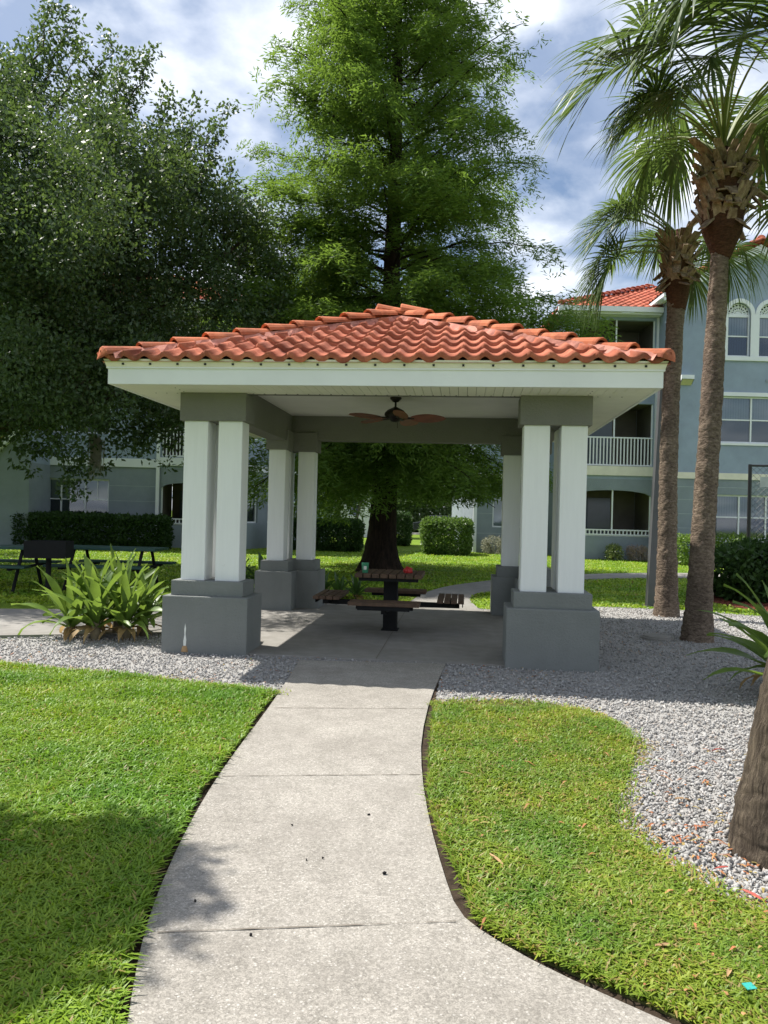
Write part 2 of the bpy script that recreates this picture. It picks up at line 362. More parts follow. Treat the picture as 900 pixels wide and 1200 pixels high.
K = dict(
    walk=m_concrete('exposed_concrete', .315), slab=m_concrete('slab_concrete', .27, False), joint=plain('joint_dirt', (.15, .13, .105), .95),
    grass=m_grass_ground(), soil=m_ground('soil', [(.3, (.018, .013, .009)), (.7, (.07, .05, .035))], 30),
    gravel=m_ground('gravel_base', [(.3, (.25, .243, .232)), (.7, (.40, .39, .375))], 38),
    mulch=m_ground('red_mulch', [(.3, (.07, .022, .014)), (.7, (.25, .075, .045))], 26, 1, .04),
    asphalt=m_ground('asphalt', [(.3, (.10, .10, .098)), (.7, (.17, .168, .16))], 20),
    stone=m_stone(), thatch=m_ground('lawn_thatch', [(.3, (.05, .06, .018)), (.55, (.10, .11, .03)), (.75, (.22, .19, .08))], 22, .8, .02),
    blade=m_blade('lawn_blade', (.125, .235, .018), (.225, .35, .032), dryness=.05),
    blade2=m_blade('patchy_blade', (.135, .22, .022), (.25, .335, .045), dryness=.13, patch=2.2),
    bladefar=m_blade('far_blade', (.19, .30, .028), (.30, .42, .045), dryness=.03),
    debris=m_blade('debris', (.30, .10, .05), (.40, .24, .11), dryness=.2, trans=.1), straw=m_blade('straw', (.30, .20, .09), (.46, .34, .17), dryness=.2, trans=.1),
    ped=m_stucco('grey_stucco', (.212, .224, .216)), beam=m_stucco('beam_stucco', (.20, .197, .183), stain=.1),
    post=m_wood_paint('white_column_paint', (.78, .79, .79)), fascia=plain('fascia_white', (.74, .75, .75), .45, .05, 1.5),
    trim=plain('cream_trim', (.74, .70, .58), .5, .08, 3), soffit=plain('soffit_cream', (.70, .68, .61), .55, .06, 3),
    ceil=plain('ceiling_white', (.70, .69, .65), .8, .05, 2, .3, 50), dark=plain('dark_hole', (.02, .02, .02), .8),
    tile=m_tile('terracotta', (.29, .074, .040), (.48, .168, .098)), tilecap=m_tile('terracotta_cap', (.40, .10, .045), (.56, .20, .10)),
    mortar=m_tile('pink_mortar', (.42, .16, .12), (.55, .27, .21), 1.5), tilefar=m_tile('far_terracotta', (.33, .075, .045), (.48, .15, .09), .4),
    bronze=plain('dark_bronze', (.018, .015, .013), .45, .2, 8, metal=.5), bladew=plain('fan_wood', (.20, .065, .035), .5, .25, 9),
    wood=plain('brown_slat', (.10, .057, .035), .7, .35, 12, .3, 40), blackmetal=plain('black_metal', (.012, .012, .013), .75, .2, 6, spec=.2),
    greenm=plain('green_plastic_coat', (.012, .055, .042), .5, .2, 6),
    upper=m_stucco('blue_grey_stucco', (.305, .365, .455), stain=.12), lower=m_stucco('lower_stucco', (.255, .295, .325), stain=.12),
    white=plain('white_vinyl', (.74, .76, .78), .5, .04, 2), scores=plain('score_line', (.33, .38, .40), .8),
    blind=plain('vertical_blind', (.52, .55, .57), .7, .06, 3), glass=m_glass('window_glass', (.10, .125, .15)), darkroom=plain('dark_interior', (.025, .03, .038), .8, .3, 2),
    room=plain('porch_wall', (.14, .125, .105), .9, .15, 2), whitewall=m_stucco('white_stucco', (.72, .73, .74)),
    greypost=plain('grey_post', (.085, .088, .095), .6, .1, 4), blackpost=plain('fence_black', (.012, .012, .014), .5, .1, 4),
    oakbark=m_bark('oak_bark', (.03, .025, .02), (.13, .11, .09), (1, 1, .35), 12), cybark=m_bark('cypress_bark', (.010, .007, .005), (.065, .043, .031), (2.2, 2.2, .14), 8, 1, .08),
    palmbark=m_bark('palm_bark', (.085, .062, .048), (.40, .32, .25), (1, 1, 1.9), 21, 1, .05),
    palmbark2=m_bark('palm_bark_cracked', (.04, .03, .024), (.27, .22, .165), (4.2, 4.2, .30), 11, 1, .05),
    boot=m_bark('palm_boot', (.12, .075, .05), (.46, .36, .28), (2, 2, .5), 12, .6, .02), fibre=m_bark('palm_fibre', (.04, .018, .010), (.15, .07, .04), (1, 1, 3), 20, 1, .03),
    palebark=m_bark('pale_bark', (.18, .15, .12), (.40, .35, .29), (1, 1, .3), 9),
    oak=leafmat('oak_leaf', (.017, .037, .013), (.058, .104, .035), .24, .50, .5, (.18, .28, .06), .45),
    cyp=leafmat('cypress_leaf', (.034, .075, .016), (.105, .175, .030), .38, .6, .38, (.24, .38, .05), .2),
    palm=leafmat('palm_leaf', (.042, .075, .028), (.115, .155, .065), .30, .42, .6, (.17, .26, .05), .5), pet=plain('petiole', (.14, .17, .05), .5, .2),
    hedge=leafmat('hedge_leaf', (.016, .040, .010), (.048, .095, .022), .22, .5, 1.5, None, .2), shrub=leafmat('grey_shrub_leaf', (.14, .15, .09), (.28, .28, .20), .3, .6, 2),
    pink=leafmat('pink_shrub_leaf', (.22, .16, .13), (.38, .30, .25), .3, .6, 2),
    lily=leafmat('lily_leaf', (.050, .105, .020), (.135, .215, .04), .32, .42, 2.6, (.28, .42, .06), .4), lilystem=plain('lily_stem', (.17, .14, .085), .8, .3, 12),
    dryleaf=leafmat('dry_leaf', (.20, .12, .05), (.42, .29, .13), .3, .7, 3), litter=plain('litter_red', (.40, .07, .05), .7, .4, 15), littan=plain('litter_tan', (.40, .25, .12), .8, .3, 15),
    moss=leafmat('moss', (.16, .17, .12), (.30, .30, .22), .35, .9, 3), far=leafmat('far_leaf', (.022, .05, .014), (.075, .125, .03), .3, .5, .25),
    teal=plain('teal_plastic', (.04, .42, .36), .5), red=plain('red_plastic', (.50, .03, .03), .5), cup=plain('green_cup', (.10, .42, .25), .4, .25, 14), paper=plain('paper_white', (.7, .72, .68), .6),
    car=plain('dark_car_paint', (.025, .03, .035), .25, .05), rubber=plain('rubber', (.02, .02, .02), .8), chrome=plain('chrome', (.5, .5, .5), .25, metal=1), lampglass=plain('lamp_lens', (.62, .58, .36), .3),
    sign=plain('sign_grey', (.25, .28, .32), .6), cloth=plain('windscreen', (.45, .47, .48), .8),
)

# ------------------------------------------------------------------ ground, paths, gravel
def sheet(name, poly, z, m, kind='structure', thick=0.0):
    bm = bmesh.new(); vs = [bm.verts.new((p[0], p[1], z)) for p in poly]
    f = bm.faces.new(vs); f.normal_update()
    if f.normal.z < 0: f.normal_flip()
    if thick:
        lo = [bm.verts.new((p[0], p[1], z-thick)) for p in poly]; n = len(poly)
        for i in range(n): bm.faces.new((vs[i], vs[(i+1) % n], lo[(i+1) % n], lo[i]))
        bmesh.ops.recalc_face_normals(bm, faces=bm.faces)
    bmesh.ops.triangulate(bm, faces=[f])
    me = bpy.data.meshes.new(name); bm.to_mesh(me); bm.free(); me.materials.append(m)
    o = bpy.data.objects.new(name, me); col.objects.link(o); o['kind'] = kind
    return o
G = lambda *pp: [gp(x, y)[:2] for x, y in pp]
sheet('ground', [(-300, -60), (300, -60), (300, 500), (-300, 500)], 0, K['grass'])

PCX, PCY, PROT = 0.158, 9.81, 0.104
def ploc(u, v): return np.array([PCX + u*math.cos(PROT) + v*math.sin(PROT), PCY - u*math.sin(PROT) + v*math.cos(PROT)])
# walkway edges, nearest first
Lw = smooth_line(G((128, 1420), (139, 1290), (150, 1200), (166, 1110), (190, 1040), (225, 965), (265, 900), (318, 830), (351, 777)), 2)
Rw = smooth_line(G((1250, 1420), (960, 1290), (760, 1200), (640, 1145), (570, 1105), (536, 1078), (519, 1030), (503, 970), (494, 915), (493, 870), (504, 822), (522, 781)), 1)
walk = list(Lw) + list(Rw[::-1])
sheet('walkway', walk, 0.030, K['walk'], thick=.05)
# joints across the walkway: thin dirt-filled strips
for i, (a, b_) in enumerate([((184, 1092), (534, 1079)), ((260, 909), (493, 907)), ((321, 829), (502, 830))]):
    A, B = gp(*a, .034), gp(*b_, .034); d = (B-A)/np.linalg.norm(B-A); n_ = np.array([-d[1], d[0], 0])
    wj = .006
    ks = np.linspace(0, 1, 24); off = rng.normal(0, .0014, 24)
    P1 = [A+(B-A)*k+n_*(wj*.5+o_) for k, o_ in zip(ks, off)]; P2 = [A+(B-A)*k-n_*(wj*.5+o_) for k, o_ in zip(ks, off)]
    sheet('walkway_joint', [p[:2] for p in P1]+[p[:2] for p in P2[::-1]], .034, K['joint'])
# pavilion slab with a scored joint
slab = [ploc(-2.17, -2.14), ploc(2.17, -2.14), ploc(2.17, 2.20), ploc(-2.17, 2.20)]
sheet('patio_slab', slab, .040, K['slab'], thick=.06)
for a, b_ in (((-2.15, .0), (2.15, .02)), ((.02, -2.12), (.02, 2.18))):
    A, B = ploc(*a), ploc(*b_); d = (B-A)/np.linalg.norm(B-A); n_ = np.array([-d[1], d[0]])*.004
    sheet('patio_joint', [A+n_, B+n_, B-n_, A-n_], .044, K['joint'])
side = [ploc(-2.175, -.9), ploc(-2.175, 1.15), gp(0, 716)[:2], gp(-260, 712)[:2], gp(-320, 748)[:2], gp(0, 748)[:2]]
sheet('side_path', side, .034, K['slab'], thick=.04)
rp_l = smooth_line([ploc(-.1, 2.21), gp(505, 691)[:2], gp(576, 681)[:2], gp(650, 675)[:2], gp(760, 672)[:2], gp(900, 674)[:2], gp(1100, 678)[:2]], 2)
rp_r = smooth_line([ploc(1.15, 2.21), gp(545, 700)[:2], gp(580, 692.5)[:2], gp(650, 681)[:2], gp(760, 677.5)[:2], gp(900, 680)[:2], gp(1100, 685)[:2]], 2)
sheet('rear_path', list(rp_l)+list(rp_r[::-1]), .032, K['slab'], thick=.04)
# gravel bed round the pavilion
gravel_poly = G((-320, 790), (0, 783), (150, 798), (322, 818)) + [Lw[-1]+np.array([.02, .0])] + [Rw[-1]+np.array([-.02, .0])] \
    + G((508, 832), (600, 828), (690, 840), (735, 860), (742, 885), (735, 920), (715, 960), (740, 990), (800, 1035), (900, 1080), (1010, 1140), (1500, 1100), (1200, 760), (900, 724), (800, 716), (700, 712), (585, 716), (470, 708), (380, 708), (300, 712)) + [ploc(-2.9, .9), ploc(-2.9, -1.0)] + G((0, 750), (-320, 752))
gravel_poly = [np.asarray(p) for p in gravel_poly]
sheet('gravel_bed', gravel_poly, .012, K['gravel'])
mulch_poly = G((812, 700), (840, 694), (1000, 690), (1100, 720), (960, 730), (880, 716), (838, 708))
sheet('mulch_bed', smooth_poly(mulch_poly, 2), .02, K['mulch'])
# near lawns, raised a little behind a dark soil edge
lawnL = [p+np.array([-.034-.016*math.sin(i*1.7)*math.sin(i*.63), .0]) for i, p in enumerate(Lw[:-6])] + G((322, 817), (240, 806), (150, 795), (70, 788), (0, 781), (-200, 775), (-420, 778), (-900, 1420))
lawnR = [p+np.array([.036+.022*math.sin(i*.9), .02]) for i, p in enumerate(Rw[3:-4])] + G((508, 829), (550, 825), (600, 824), (650, 829), (690, 838), (725, 852), (742, 872), (742, 892), (733, 925), (716, 955), (722, 975), (745, 996), (800, 1037), (850, 1062), (900, 1086), (1010, 1140), (1300, 1260))
sheet('soil_edge', [p+np.array([-.08, 0]) for p in Lw]+list(Lw[::-1]), .006, K['soil'])
RwS = Rw[:-1]
sheet('soil_edge', list(RwS)+[p+np.array([.10*min(1, i/4), .045*min(1, i/4)]) for i, p in enumerate(RwS[::-1])], .016, K['soil'])
sheet('lawn_bed', lawnL, .024, K['thatch'], thick=.03); sheet('lawn_bed', lawnR, .024, K['thatch'], thick=.03)

def blades(P, h, wd, lean, seed=0):
    """grass blades of two quads that lean and curl"""
    r = np.random.default_rng(seed); n = len(P)
    a = r.random(n)*2*np.pi; d = np.stack([np.cos(a), np.sin(a), np.zeros(n)], 1); s_ = np.stack([-np.sin(a), np.cos(a), np.zeros(n)], 1)
    h = h*((.55+.75*r.random(n))*(.62+.76*vnoise(P, 3.1, seed+40)))[:, None]; wv = wd*(.7+.6*r.random(n))[:, None]; le = (lean*(.3+1.2*r.random(n)))[:, None]
    up = np.array([[0, 0, 1.]])
    m1 = P+up*h*.6+d*h*le*.45; tip = P+up*h*(.95-.35*le)+d*h*le*1.25
    V = np.stack([P-s_*wv*.4, P+s_*wv*.4, m1+s_*wv*.5, m1-s_*wv*.5, tip+s_*wv*.12, tip-s_*wv*.12], 1).reshape(-1, 3)
    b = np.arange(n)[:, None]*6
    F = np.concatenate([b+np.array([[0, 1, 2, 3]]), b+np.array([[3, 2, 4, 5]])], 0)
    return V, F
def scatter(poly, n, ymin, ymax, xmin, xmax, power=0, seed=1, clip=True):
    r = np.random.default_rng(seed); out = []
    poly = np.asarray(poly); tot = 0
    while tot < n:
        u = r.random(n*2)
        if power: Y = (ymin**(1-power) + u*(ymax**(1-power)-ymin**(1-power)))**(1/(1-power))
        else: Y = ymin+u*(ymax-ymin)
        X = xmin + r.random(len(Y))*(xmax-xmin); P = np.stack([X, Y], 1)
        k = inside(P, poly)
        if clip: k &= np.abs(X) < .56*Y+.35
        P = P[k]; out.append(P); tot += len(P)
    return np.concatenate(out)[:n]
def z3(P, z): return np.concatenate([P, np.full((len(P), 1), z)], 1)
P = z3(scatter(lawnL, 110000, 1.9, 7.4, -4.6, -.2, 1.6, 11), .022)
V, F = blades(P, .050, .0085, .75, 3)
tag(fast('grass', V, F, K['blade']), kind='stuff')
P = z3(scatter(lawnR, 78000, 1.9, 5.9, -.1, 3.2, 1.6, 12), .022)
rq = np.random.default_rng(5); Pr = P[:, [0, 1, 2]] @ np.array([[.83, .56, .3], [-.56, .83, .2], [0, 0, 1]])
thin = (vnoise(Pr, 2.1, 5)*.6+vnoise(Pr, 5.3, 6)*.4) > .20+.30*rq.random(len(P)); P = P[thin]
V, F = blades(P, .040, .0075, .8, 4)
tag(fast('grass', V, F, K['blade2']), kind='stuff')
# grass spilling past the soft lawn edges onto the gravel
ed = np.concatenate([np.asarray(G((0, 781), (150, 795), (322, 817))), ])
def edge_pts(pts, n, sx, seed):
    r = np.random.default_rng(seed); pts = np.asarray(pts); k = r.random(n)*(len(pts)-1); i = k.astype(int); f = (k-i)[:, None]
    return pts[i]*(1-f)+pts[i+1]*f + r.normal(0, sx, (n, 2))
eR = smooth_line(G((508, 829), (600, 824), (690, 838), (742, 872), (742, 892), (716, 955), (722, 975), (800, 1037), (900, 1086), (1010, 1140)), 2)
eL = smooth_line(G((-60, 778), (0, 781), (150, 795), (240, 806), (322, 817)), 2)
P = z3(np.concatenate([edge_pts(eR, 2600, .05, 3), edge_pts(eL, 1500, .05, 4)]), .018); V, F = blades(P, .035, .007, .9, 5)
tag(fast('grass', V, F, K['blade2']), kind='stuff')
P = z3(np.concatenate([edge_pts(eR+np.array([.06, .03]), 1500, .055, 6), edge_pts(eL+np.array([0, .06]), 700, .05, 7)]), .022); V, F = blades(P, .012, .006, 4.0, 6)
tag(fast('dry_thatch', V, F, K['straw']), kind='stuff')
P = np.concatenate([scatter(lawnL, 70, 2.0, 7, -4, -.2, 1.2, 51), scatter(lawnR, 110, 2.0, 5.8, 0, 3.2, 1.2, 52)]); V, F = blades(z3(P, .055), .006, .010, 5.0, 53)
tag(fast('leaf_litter', V, F, K['debris']), kind='stuff')
# lawn behind the pavilion
far_poly = [(-16, 11.6), (14, 11.6), (20, 31), (-19, 31)]
P = scatter(far_poly, 120000, 11.6, 31, -19, 19, 1.4, 13)
for q in (gravel_poly, list(rp_l)+list(rp_r[::-1]), side, slab, smooth_poly(mulch_poly, 1)): P = P[~inside(P, np.asarray([p[:2] for p in q]))]
V, F = blades(z3(P, 0), .05, .026, .9, 8)
tag(fast('grass', V, F, K['bladefar']), kind='stuff')

# gravel stones, modelled
bm = bmesh.new(); bmesh.ops.create_icosphere(bm, subdivisions=1, radius=.5); icoV = np.array([v.co[:] for v in bm.verts]); icoF = np.array([[v.index for v in f.verts] for f in bm.faces]); bm.free()
def stones(P, smin, smax, seed):
    r = np.random.default_rng(seed); n = len(P)
    size = smin+(smax-smin)*r.random(n)**2
    q = norm(r.normal(size=(n, 4))); w_, x, y, z = q.T
    Rm = np.stack([1-2*(y*y+z*z), 2*(x*y-z*w_), 2*(x*z+y*w_), 2*(x*y+z*w_), 1-2*(x*x+z*z), 2*(y*z-x*w_), 2*(x*z-y*w_), 2*(y*z+x*w_), 1-2*(x*x+y*y)], 1).reshape(n, 3, 3)
    sc3 = np.stack([.7+.6*r.random(n), .6+.5*r.random(n), .45+.4*r.random(n)], 1)*size[:, None]
    base = icoV[None]*(1+.36*r.normal(size=(n, 12, 1)))*sc3[:, None]
    V = np.einsum('nij,nkj->nki', Rm, base)+P[:, None]
    return V.reshape(-1, 3), (icoF[None]+12*np.arange(n)[:, None, None]).reshape(-1, 3)
gp_np = np.asarray(gravel_poly)
P = scatter(gp_np, 66000, 3.0, 13.0, -5.2, 7, 1.7, 21)
for q in (slab, lawnR, lawnL, walk): P = P[~inside(P, np.asarray([p[:2] for p in q]))]
P = z3(P, .016)+np.stack([np.zeros(len(P)), np.zeros(len(P)), .010*rng.random(len(P))], 1)
V, F = stones(P, .010, .029, 9)
tag(fast('gravel', V, F, K['stone']), kind='stuff')
P = z3(scatter(smooth_poly(mulch_poly, 1), 2600, 9, 20, 4, 14, 0, 23, False), .03); V, F = blades(P, .02, .03, 4, 9)
tag(fast('mulch_chips', V, F, K['mulch']), kind='stuff')

P = np.concatenate([scatter(gp_np, 1500, 3.0, 10, -4.5, 6, 1.2, 25), np.array([1.76, 3.42])+rng.normal(0, .22, (260, 2))]); k = ((vnoise(z3(P, 0), .9, 44) > .5) | (np.arange(len(P)) >= 1500)) & inside(P, gp_np) & ~inside(P, poly_np(lawnR)) & ~inside(P, poly_np(lawnL)) & ~inside(P, poly_np(slab)) & ~inside(P, poly_np(walk))
V, F = blades(z3(P[k], .034), .007, .011, 5.0, 26)
tag(fast('leaf_litter', V, F, K['debris']), kind='stuff')

# ------------------------------------------------------------------ tiled roof slopes
def tile_slope(O, U, Vd, N, lf, rf, L, tw, course, amp=.04, lip=.034, sub=8, jit=.004, seed=0):
    """rows of S-shaped tiles on a slope clipped between lf(v) and rf(v)"""
    r = np.random.default_rng(seed); O, U, Vd, N = map(np.asarray, (O, U, Vd, N)); VV = []; FF = []; b = 0
    nc = int(math.ceil(L/course))
    for k in range(nc):
        v0 = k*course; v1 = min(v0+course*1.06, L); l0, r0 = lf(v0), rf(v0); l1, r1 = lf(v1), rf(v1)
        if l0 >= r0-.02: break
        if l1 > r1: l1 = r1 = (l1+r1)/2
        i0, i1 = math.floor(l0/tw)*sub, math.ceil(r0/tw)*sub
        us = np.arange(i0, i1+1)*tw/sub; ti = np.floor(us/tw+1e-6).astype(int)-i0//sub
        jt = r.normal(0, jit, ti.max()+2)[ti]; jv = r.normal(0, jit*1.6, ti.max()+2)[ti]
        ph = us/tw*2*np.pi; prof = amp*(.5+.5*np.cos(ph)+.10*np.cos(2*ph))
        u0 = np.clip(us, l0, r0); u1 = np.clip(us, l1, r1)
        rows = [O+u0[:, None]*U+(v0+jv)[:, None]*Vd+(prof+jt-.012)[:, None]*N, O+u0[:, None]*U+(v0+jv)[:, None]*Vd+(prof+lip+jt)[:, None]*N,
                O+((u0+u1)/2)[:, None]*U+((v0+v1)/2)*Vd+(prof+lip*.55+jt)[:, None]*N, O+u1[:, None]*U+v1*Vd+(prof+.004)[:, None]*N]
        n = len(us)
        for rw in rows: VV.append(rw)
        idx = b+np.arange(n-1)
        for j in range(3): FF.append(np.stack([idx+j*n, idx+1+j*n, idx+1+(j+1)*n, idx+(j+1)*n], 1))
        b += 4*n
    return np.concatenate(VV), np.concatenate(FF)
def cap_row(mb, A, B, n, r0, seed=0, over=1.14, m=0, endcap=True):
    """half round cap tiles stepping up from A to B"""
    r = random.Random(seed); A, B = Vector(A), Vector(B); d = (B-A)/n; t = d.normalized(); S = t.cross(Vector((0, 0, 1))).normalized(); N = S.cross(t)
    K_ = 9
    for i in range(n):
        p0 = A+d*i; p1 = A+d*(i+over); j = r.uniform(-.006, .006); jr = r.uniform(.97, 1.03)
        base = len(mb.v)
        for p, rr, li in ((p0, r0*1.12*jr, .040), (p0+d*.04, r0*1.14*jr, .044), ((p0+p1)/2, r0*jr, .026), (p1, r0*.9*jr, .004)):
            for k in range(K_):
                a = math.pi*k/(K_-1)*1.0
                mb.v.append(tuple(p+S*(math.cos(a)*rr)+N*(math.sin(a)*rr*.85+li+j)))
        for q in range(3):
            for k in range(K_-1):
                mb.f.append((base+q*K_+k, base+q*K_+k+1, base+(q+1)*K_+k+1, base+(q+1)*K_+k)); mb.m.append(m)
        # thickness at the lower mouth
        c = len(mb.v)
        for k in range(K_):
            a = math.pi*k/(K_-1); rr = r0*1.12*jr-.022
            mb.v.append(tuple(p0+d*.03+S*(math.cos(a)*rr)+N*(math.sin(a)*rr*.85+.036+j)))
        for k in range(K_-1): mb.f.append((base+k+1, base+k, c+k, c+k+1)); mb.m.append(m)
        if i == 0 and endcap:      # rounded closed end
            tipc = len(mb.v); mb.v.append(tuple(p0-t*.075+N*.02))
            for k in range(K_-1): mb.f.append((base+k+1, base+k, tipc)); mb.m.append(m)

# ------------------------------------------------------------------ the pavilion
pav = thing('picnic_pavilion', 'open picnic pavilion with terracotta hip roof on paired white columns', 'pavilion', (PCX, PCY, 0), -PROT)
S_, E_ = 2.09, 2.62
HS, HC, HP, HT, HA = 2.70, 2.41, .605, 2.925, 3.97
Q_ = S_+.10
def Lshape(o, Ln, arm, sx, sy):
    """L plan with its outer corner at (sx*o, sy*o)"""
    pts = [(o, o), (o-Ln, o), (o-Ln, o-arm), (o-arm, o-arm), (o-arm, o-Ln), (o, o-Ln)]
    pts = [(x*sx, y*sy) for x, y in pts]
    return pts if sx*sy > 0 else pts[::-1]
for sx in (-1, 1):
    for sy in (-1, 1):
        pd = MB().prism(Lshape(Q_, .895, .56, sx, sy), .0, HP).build('pedestal', K['ped'], pav, bevel=.012)
        MB().prism(Lshape(S_+.035, .76, .42, sx, sy), HP-.002, HP+.155).build('plinth', K['ped'], pd, bevel=.01)
        MB().prism(Lshape(S_, .70, .335, sx, sy), HC, HS+.0).build('cap_block', K['beam'], pd, bevel=.008)
        for (cx_, cy_) in ((S_-.165, S_-.165), (S_-.53, S_-.165), (S_-.165, S_-.53)):
            x, y = cx_*sx, cy_*sy; c = MB()
            c.box(x-.128, x+.128, y-.128, y+.128, HP+.15, HC+.004)
            c.build('column', K['post'], pd, bevel=.012)
        if sx < 0 and sy < 0:
            rc_ = random.Random(2); xc = -Q_+.25
            pts = [(xc-.012, .10), (xc+.014, .10), (xc+.018, .16), (xc+.008, .22), (xc+.012, .28), (xc+.002, .33), (xc-.006, .27), (xc-.003, .21), (xc-.014, .15)]
            MB().add([(x, -Q_-.003, z) for x, z in pts], [tuple(range(len(pts)))]).build('paint_chip', K['paper'], pd)
            pts = [(xc-.035, .035), (xc+.04, .035), (xc+.03, .075), (xc+.02, .10), (xc-.018, .098), (xc-.03, .07)]
            MB().add([(x, -Q_-.003, z) for x, z in pts], [tuple(range(len(pts)))]).build('bare_patch', K['littan'], pd)
# beams between the cap blocks
BI = S_-.30
for sx in (-1, 1):
    MB().box(min(sx*BI, sx*(S_-.04)), max(sx*BI, sx*(S_-.04)), -(S_-.34), S_-.34, 2.545, 2.975).build('side_beam', K['beam'], pav, bevel=.006)
MB().box(-(S_-.04), S_-.04, S_-.30, S_-.04, 2.59, 2.975).build('rear_beam', K['beam'], pav, bevel=.006)
MB().box(-(S_-.04), S_-.04, -(S_-.04), -(S_-.26), 2.712, 2.975).build('front_beam', K['beam'], pav, bevel=.006)
MB().box(-BI-.02, BI+.02, -BI-.02, BI+.02, 2.96, 2.99).build('ceiling', K['ceil'], pav)
# soffit ring of narrow vinyl boards
so_ = MB(); SI = S_-.08; EO = E_-.03
nb = 34
for side_ in range(4):
    Mr = Matrix.Rotation(side_*math.pi/2, 4, 'Z')
    n_b = 60; stepb = 2*EO/n_b
    for i in range(n_b):
        x0, x1 = -EO+i*stepb+.002, -EO+(i+1)*stepb-.002
        lim = lambda x: max(SI, abs(x)) if abs(x) > SI else SI
        y0, ya, yb = -EO, -lim(x0), -lim(x1)
        so_.add([(x0, y0, HS), (x1, y0, HS), (x1, yb, HS), (x0, ya, HS), (x0, y0, HS+.012), (x1, y0, HS+.012), (x1, yb, HS+.012), (x0, ya, HS+.012)],
                [(0, 3, 2, 1), (0, 1, 5, 4), (1, 2, 6, 5), (3, 0, 4, 7), (2, 3, 7, 6)], 0, Mr)
    so_.add([(-EO, -EO, HS+.010), (EO, -EO, HS+.010), (SI, -SI, HS+.010), (-SI, -SI, HS+.010)], [(0, 3, 2, 1)], 1, Mr)
    for i in range(44):           # vent perforations
        x = -EO+.1+i*(2*EO-.2)/43
        if abs(x) < SI+.45: so_.box(x-.007, x+.007, -SI-.030, -SI-.018, HS-.0025, HS+.002, 2, Mr)
so_.build('soffit', [K['soffit'], K['joint'], K['dark']], pav)
# fascia: flat board, cove strip above it with weep holes
fa = MB()
for side_ in range(4):
    Mr = Matrix.Rotation(side_*math.pi/2, 4, 'Z')
    def trap(y0, y1, z0, z1, m):
        fa.add([(-abs(y0), y0, z0), (abs(y0), y0, z0), (abs(y1), y1, z0), (-abs(y1), y1, z0), (-abs(y0), y0, z1), (abs(y0), y0, z1), (abs(y1), y1, z1), (-abs(y1), y1, z1)],
               [(0, 3, 2, 1), (4, 5, 6, 7), (0, 1, 5, 4), (2, 3, 7, 6)], m, Mr)
    trap(-E_, -E_+.03, HS-.006, HS+.145, 0)
    trap(-E_-.014, -E_+.03, HS+.145, HS+.158, 0)
    fa.add([(-E_-.012, -E_-.012, HS+.158), (E_+.012, -E_-.012, HS+.158), (E_+.035, -E_-.035, HT+.005), (-E_-.035, -E_-.035, HT+.005)], [(0, 1, 2, 3)], 1, Mr)
    for i in range(19):
        x = -E_+.16+i*(2*E_-.32)/18
        fa.box(x-.010, x+.010, -E_-.031, -E_-.012, HS+.176, HS+.194, 2, Mr)
fa.build('fascia', [K['fascia'], K['trim'], K['dark']], pav)
# roof
OV = E_+.045
rise = HA-HT; SL = math.hypot(OV, rise); ca, sa = OV/SL, rise/SL
VV, FF, b0 = [], [], 0
for side_ in range(4):
    a = side_*math.pi/2; U = np.array([math.cos(a), math.sin(a), 0]); inn = np.array([-math.sin(a), math.cos(a), 0])
    Vd = inn*ca+np.array([0, 0, sa]); Nn = np.cross(U, Vd)
    O = -inn*OV+np.array([0, 0, HT-.012])
    wf = lambda v: OV*(1-v/SL)
    v_, f_ = tile_slope(O, U, Vd, Nn, lambda v: -wf(v), lambda v: wf(v), SL-.02,   .203, .41, .050, .042, 8, .006, side_)
    VV.append(v_); FF.append(f_+b0); b0 += len(v_)
roof = fast('roof', np.concatenate(VV), np.concatenate(FF), K['tile'], pav, smooth=False)
dk = MB()   # sheathing just under the tiles
dk.add([(-OV, -OV, HT-.02), (OV, -OV, HT-.02), (OV, OV, HT-.02), (-OV, OV, HT-.02), (0, 0, HA-.03)], [(0, 1, 4), (1, 2, 4), (2, 3, 4), (3, 0, 4)])
dk.build('roof_deck', K['mortar'], roof)
for i, (sx, sy) in enumerate(((-1, -1), (1, -1), (1, 1), (-1, 1))):
    hc = MB(); cap_row(hc, (sx*(OV-.02), sy*(OV-.02), HT-.012), (sx*.12, sy*.12, HA+.01), 10, .094, i)
    hc.build('hip_cap', K['tilecap'], roof, smooth=False)
    mo = MB(); A, B = Vector((sx*(OV-.05), sy*(OV-.05), HT+.04)), Vector((0, 0, HA+.02)); t_ = (B-A).normalized(); S2 = t_.cross(Vector((0, 0, 1))).normalized()
    ks = 40; pv = []
    rr = random.Random(i)
    for k in range(ks+1):
        p = A+(B-A)*k/ks; wl, wr = .15+rr.uniform(-.025, .025), .15+rr.uniform(-.025, .025)
        pv += [tuple(p+S2*wl-Vector((0, 0, .045))), tuple(p+S2*.09+Vector((0, 0, .035))), tuple(p-S2*.09+Vector((0, 0, .035))), tuple(p-S2*wr-Vector((0, 0, .045)))]
    mo.add(pv, [(4*k+j, 4*k+j+1, 4*k+j+5, 4*k+j+4) for k in range(ks) for j in range(3)])
    mo.build('hip_mortar', K['mortar'], roof)
ap = MB(); cap_row(ap, (-.30, -.02, HA+.045), (.30, -.02, HA+.045), 2, .12, 9, endcap=True)
ap.build('apex_cap', K['tilecap'], roof)

